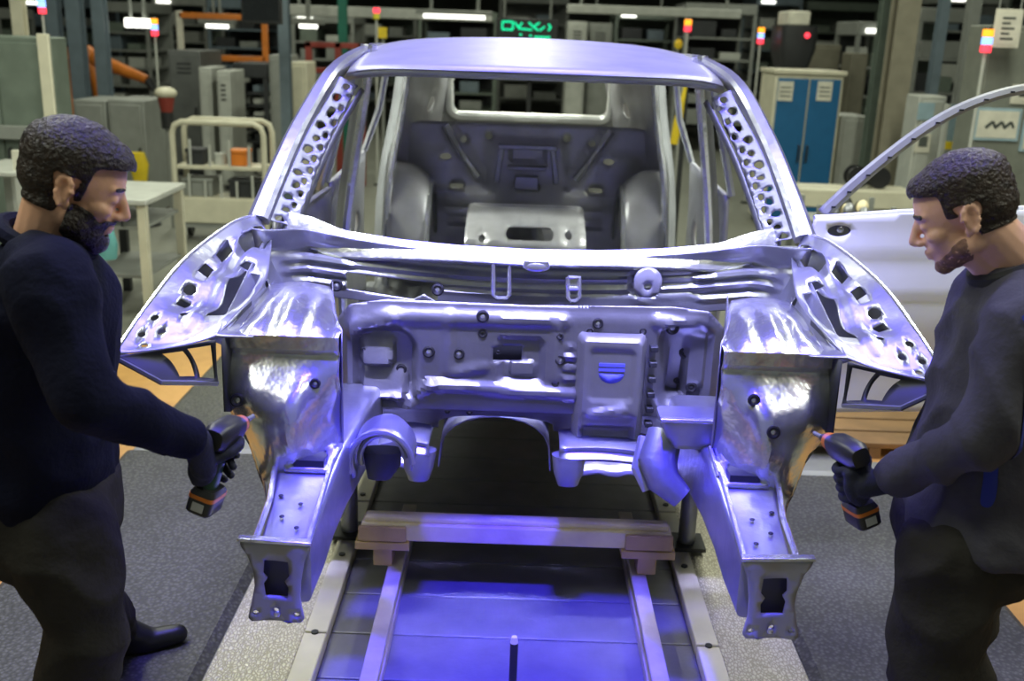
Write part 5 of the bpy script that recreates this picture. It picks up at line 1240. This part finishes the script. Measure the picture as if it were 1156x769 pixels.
# right wall machine with papers
t, (x0, x1, z0, z1) = cabinet('machine_housing', 'wide grey machine housing carrying the notices at the right edge', 'machine', (1098, 30, 1260, 240), 7.6, .3, mat('mid_grey_green', (.17, .18, .15), 0, .6), 1, handle=False)
def notice(label, b, Y, frame_m, lines, name='notice'):
    x0, x1, z0, z1 = wbox(*b, Y); t = thing(name, label, 'notice', ((x0 + x1) / 2, Y, z0))
    bm = nb(); boxb(bm, (x0, Y, z0), (x1, Y + .012, z1)); build('frame', bm, frame_m, t, bev=.002)
    e = .02; bm = nb(); boxb(bm, (x0 + e, Y - .004, z0 + e), (x1 - e, Y, z1 - e)); s_ = build('sheet', bm, PAPER, t, label='cream sheet')
    for k in range(lines):
        z = z1 - .06 - (z1 - z0 - .12) * k / max(1, lines - 1) if lines > 1 else (z0 + z1) / 2
        bm = nb(); boxb(bm, (x0 + .05, Y - .007, z - .007), (x1 - .05 - .03 * (k % 2), Y - .004, z + .007)); build('text_line', bm, INK, s_)
    return t
n1 = notice('framed notice with dark blocks right above the right man\'s head', (1100, 122, 1152, 159), 7.566, GLASSB, 0)
x0, x1, z0, z1 = wbox(1100, 122, 1152, 159, 7.566)
for k in range(3):
    bm = nb(); xx = x0 + .08 + k * (x1 - x0 - .16) / 2.6; zz = (z0 + z1) / 2
    bm2 = nb(); bar(bm2, (xx, 7.56, zz - .025), (xx + .05, 7.56, zz + .02), .022, .004, V((0, 1, 0))); bar(bm2, (xx + .05, 7.56, zz + .02), (xx + .07, 7.56, zz - .02), .018, .004, V((0, 1, 0))); build('dark_mark', bm2, INK, n1); bm.free()
notice('framed notice cut off by the right edge of the picture', (1153, 136, 1200, 172), 7.566, GLASSB, 4)
notice('unframed cream sheet above the framed notices', (1142, 96, 1180, 118), 7.566, PAPER, 3)
sg_ = notice('tilted cream notice at the top right corner', (1122, 10, 1153, 54), 7.4, PAPER, 5)
x0, x1, z0, z1 = wbox(1122, 10, 1153, 54, 7.4)
for x in (x0 + .02, x1 - .02): bm = nb(); cyl(bm, (x, 7.41, z1 - .01), (x, 7.41, 6.995), .006, n=6); build('hanger_wire', bm, GREY, sg_)
signal_tower('bright signal light with orange blue and red lamps above the right man', 1112, 33, 60, 7.3, [E_ORG, E_BLU, E_RED], r=.036)
# bench, reels and stack behind the open door
x0, x1, z0, z1 = wbox(893, 215, 1034, 240, 8.0); be = thing('bench', 'long cream bench behind the open white door', 'bench', ((x0 + x1) / 2, 8.3, .001))
bm = nb(); boxb(bm, (x0, 8.0, z0 + .03), (x1, 8.35, z1)); build('bench_top', bm, CREAM, be, bev=.012)
for x in (x0 + .1, (x0 + x1) / 2, x1 - .1):
    for y in (8.03, 8.26): bm = nb(); boxb(bm, (x - .03, y, .001), (x + .03, y + .06, z0 + .03)); build('leg', bm, GREY, be)
for px, lab in ((966, 'left black cable reel standing on the cream bench'), (990, 'right black cable reel standing on the cream bench')):
    p = at(px, 204, 8.2); t = thing('cable_reel', lab, 'reel', (p.x, 8.2, z1)); r = .085
    for y in (8.14, 8.26): bm = nb(); cyl(bm, (p.x, y - .008, z1 + r + .001), (p.x, y + .008, z1 + r + .001), r, n=24); build('flange', bm, RUBBER, t)
    bm = nb(); torus(bm, (p.x, 8.2, z1 + r), (0, 1, 0), r * .55, .03, 20, 8); build('wound_cable', bm, BLACKP, t)
x0b, x1b, z0b, z1b = wbox(955, 226, 1003, 243, 5.4); st = thing('parts_tray', 'grey tray of small metal parts seen behind the open door\'s waist', 'tray', ((x0b + x1b) / 2, 5.7, .001))
bm = nb(); boxb(bm, (x0b - .1, 5.55, z0b - .12), (x1b + .1, 5.95, z0b - .08)); build('tray_floor', bm, GREY, st)
for x in (x0b - .1, x1b + .08):
    for y in (5.56, 5.92): bm = nb(); boxb(bm, (x, y, .001), (x + .025, y + .025, z0b + .02)); build('leg', bm, GREY, st)
for k in range(9):
    bm = nb(); xx = x0b + k * (x1b - x0b) / 8; yy = 5.6 + .12 * (k % 3); ell(bm, (xx, yy, z0b - .03 + .02 * (k % 2)), (.035, .04, .045), sub=2); build('metal_part', bm, [STEELD, WOODB, DARK][k % 3], st)
# rows of machines further back
FAR = [(-60, 20, 4, 16.5, 'dark machine far back at the left edge', GREY), (30, 8, 110, 19, 'machine frame far behind the blue grey columns', BLUEGREY), (112, 14, 170, 17, 'machine frame far behind the short hanging lamp', GREY), (175, 6, 235, 20, 'machine frame far behind the small signal light', LGREY),
       (236, 10, 300, 18, 'machine frame far behind the orange portal', BLUEGREY), (330, 26, 400, 17, 'machine frame far behind the red rack', GREY), (402, 20, 470, 20, 'machine frame far behind the yellow tag on the left', GREY), (472, 24, 560, 18, 'machine frame far back left of the green display', OLIVE),
       (562, 4, 640, 22, 'machine frame far behind the green display', GREY), (692, 22, 762, 18.5, 'machine frame far back above the right half of the roof', OLIVE), (770, 16, 850, 17, 'machine frame far behind the orange lamp post', GREY), (848, 6, 900, 20, 'machine frame far behind the dark hood', BLUEGREY),
       (905, 12, 985, 21, 'machine frame far behind the grey locker', OLIVE), (1055, 4, 1130, 17, 'machine frame far behind the striped signal light', GREY), (1130, 0, 1230, 19, 'machine frame far back at the right edge', OLIVE)]
for i, (a, y, b, Y, lab, m_) in enumerate(FAR): machine(lab, (a, y, b, 120), Y, 1.2, m_, [OLIVE, DARK, GREY][i % 3], 5, lights=1 if i % 2 else 0)
